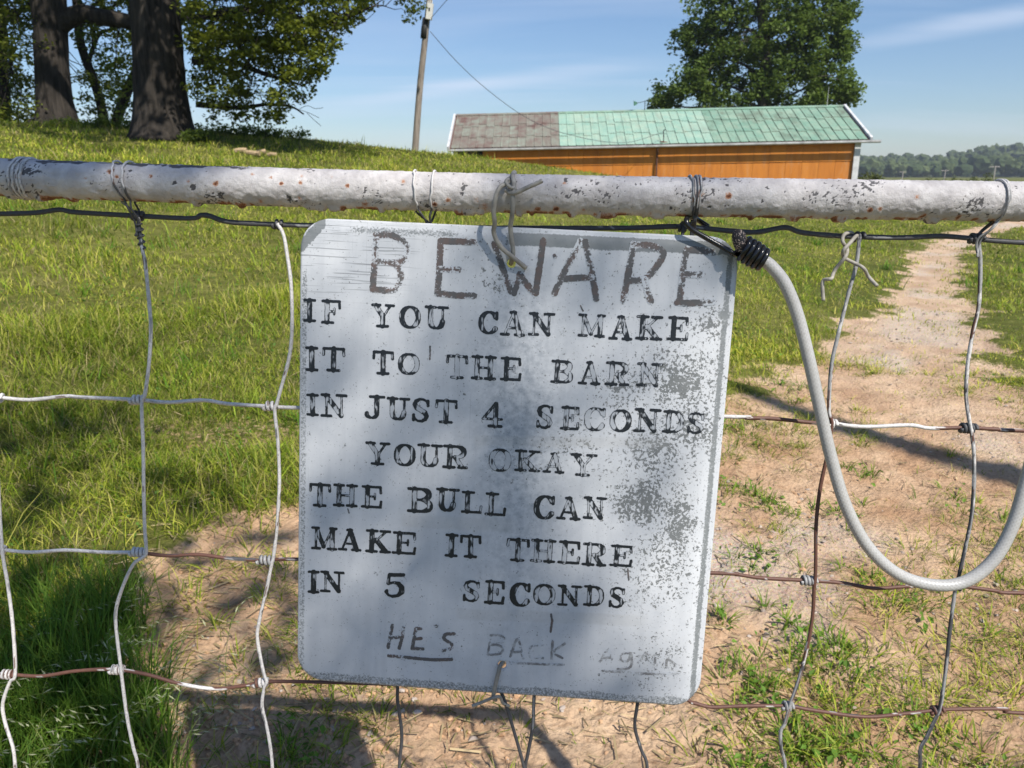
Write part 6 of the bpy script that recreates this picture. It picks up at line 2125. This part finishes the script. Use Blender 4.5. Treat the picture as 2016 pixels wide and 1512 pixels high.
    limbs = [[top, lift(-900, 1500), lift(-700, 700), lift(-300, 345), lift(-80, 325), lift(200, 335), lift(420, 342), lift(490, 340)],
             [top, lift(2700, 1500), lift(2500, 700), lift(2100, 400), lift(1800, 396), lift(1500, 390), lift(1220, 380), lift(1040, 372)],
             [top, lift(1040, 1700), lift(1030, 1400), lift(1010, 1140), lift(1020, 960), lift(1040, 800), lift(1010, 640)],
             [top, lift(500, 1900), lift(700, 1420), lift(800, 1290), lift(640, 1180)]]
    for q in ((60, 860), (150, 1180), (200, 1320), (480, 1180), (420, 1020), (560, 1480)):
        limbs.append([top, on_ground(*q) * 0.5 + top * 0.5 + SUN * 3.4 + [0, 0, 0.1], on_ground(*q) + SUN * 7.0])
    S = []
    for L in limbs:
        p = smooth_path(np.array(L), 0.1)
        v, f = tube(p, np.linspace(0.010, 0.003, len(p)), 6)
        mb.add(v, f)
        S.append(p[len(p) // 3:])
    S = np.vstack(S)
    for g, _ in sprays:
        for q in g[::2]:
            k = np.argmin(np.linalg.norm(S - q, axis=1))
            p = limb_path(S[k], q, 0.02, 0.1, 4)
            v, f = tube(p, np.linspace(0.002, 0.001, 4), 4, False)
            mb.add(v, f)
    mb.build('trunk', BK, t, True)
    obj('crown', V, F, LF, t, {'rnd': rn})


RAIL_X = [-120, 50, 150, 250, 350, 450, 520, 580, 950, 1050, 1150, 1250, 1350, 1450, 1550, 1650, 2100]
RAIL_T = [.15, .15, .15, .2, .2, .4, .7, .95, .95, .6, .5, .3, .4, .6, .85, 1, 1]
SIGN_Y = [440, 530, 600, 700, 800, 900, 1000, 1100, 1200, 1300, 1380]
SIGN_T = np.array([[.95, .95, .9, .7, .7, .65, .65, .65], [1, .95, .75, .6, .55, .5, .6, .65], [.85, .8, .6, .6, .5, .45, .6, .75], [.75, .6, .3, .6, .7, .45, .6, .85], [.65, .55, .5, .55, .3, .4, .65, .9], [.6, .6, .45, .5, .2, .7, .9, 1],
                   [.5, .4, .3, .3, .12, .5, .9, 1], [.5, .6, .4, .25, .2, .5, .85, 1], [.4, .4, .3, .2, .12, .3, .65, .95], [.12, .1, .1, .05, .1, .3, .35, .85], [.05, .05, .05, .05, .1, .1, .4, .85]])
SHADE_GROUND = ((40, 850, 34, .17), (150, 860, 30, .15), (240, 830, 10, .08), (-60, 820, 30, .2), (300, 960, 10, .07), (420, 1010, 10, .07), (520, 1040, 12, .07), (540, 1120, 10, .06), (470, 1180, 9, .05), (560, 1220, 8, .05), (520, 1290, 9, .05), (380, 1080, 6, .05),
                (40, 1150, 26, .12), (140, 1180, 22, .11), (240, 1200, 18, .09), (330, 1170, 9, .07), (60, 1290, 24, .10), (180, 1310, 22, .10), (300, 1300, 16, .08), (400, 1330, 12, .06), (80, 1430, 22, .09), (220, 1440, 20, .09), (350, 1440, 14, .07), (460, 1470, 10, .06), (600, 1430, 9, .05), (660, 1480, 8, .05), (560, 1500, 8, .05), (90, 1020, 8, .08), (10, 1000, 10, .09))


def on_ground(px, py):
    d = ray(px, py)
    z = 0.0
    for _ in range(12):
        t = (z - CAM[2]) / d[2]
        p = CAM + d * t
        z = float(height(p[0], p[1]))
    return p


def build_haze():
    V, F = box((0, 0, 17.5), (6300, 6300, 38.0))
    V[:, 2] -= 0.0
    m = bpy.data.materials.new('thin_air_haze')
    m.use_nodes = True
    nt = m.node_tree
    nt.nodes.clear()
    out = nt.nodes.new('ShaderNodeOutputMaterial')
    pv = nt.nodes.new('ShaderNodeVolumePrincipled')
    pv.inputs['Color'].default_value = (0.80, 0.88, 1.0, 1)
    pv.inputs['Density'].default_value = HAZE
    pv.inputs['Anisotropy'].default_value = 0.2
    nt.links.new(pv.outputs[0], out.inputs['Volume'])
    obj('haze', V, F, m, None, None, False, kind='stuff', label='thin pale air fading the distant ridge', cat='haze')


HAZE = 0.00028
# =================================================================== BUILD
build_ground()
land, _, _ = build_barn()
build_pole(land)
build_left_trees()
build_barn_tree()
build_far()
WMAT = build_gate()
build_sign()
build_hangers(WMAT)
build_bungee()
build_roadside_trees()
build_grass()
build_stones()
build_haze()
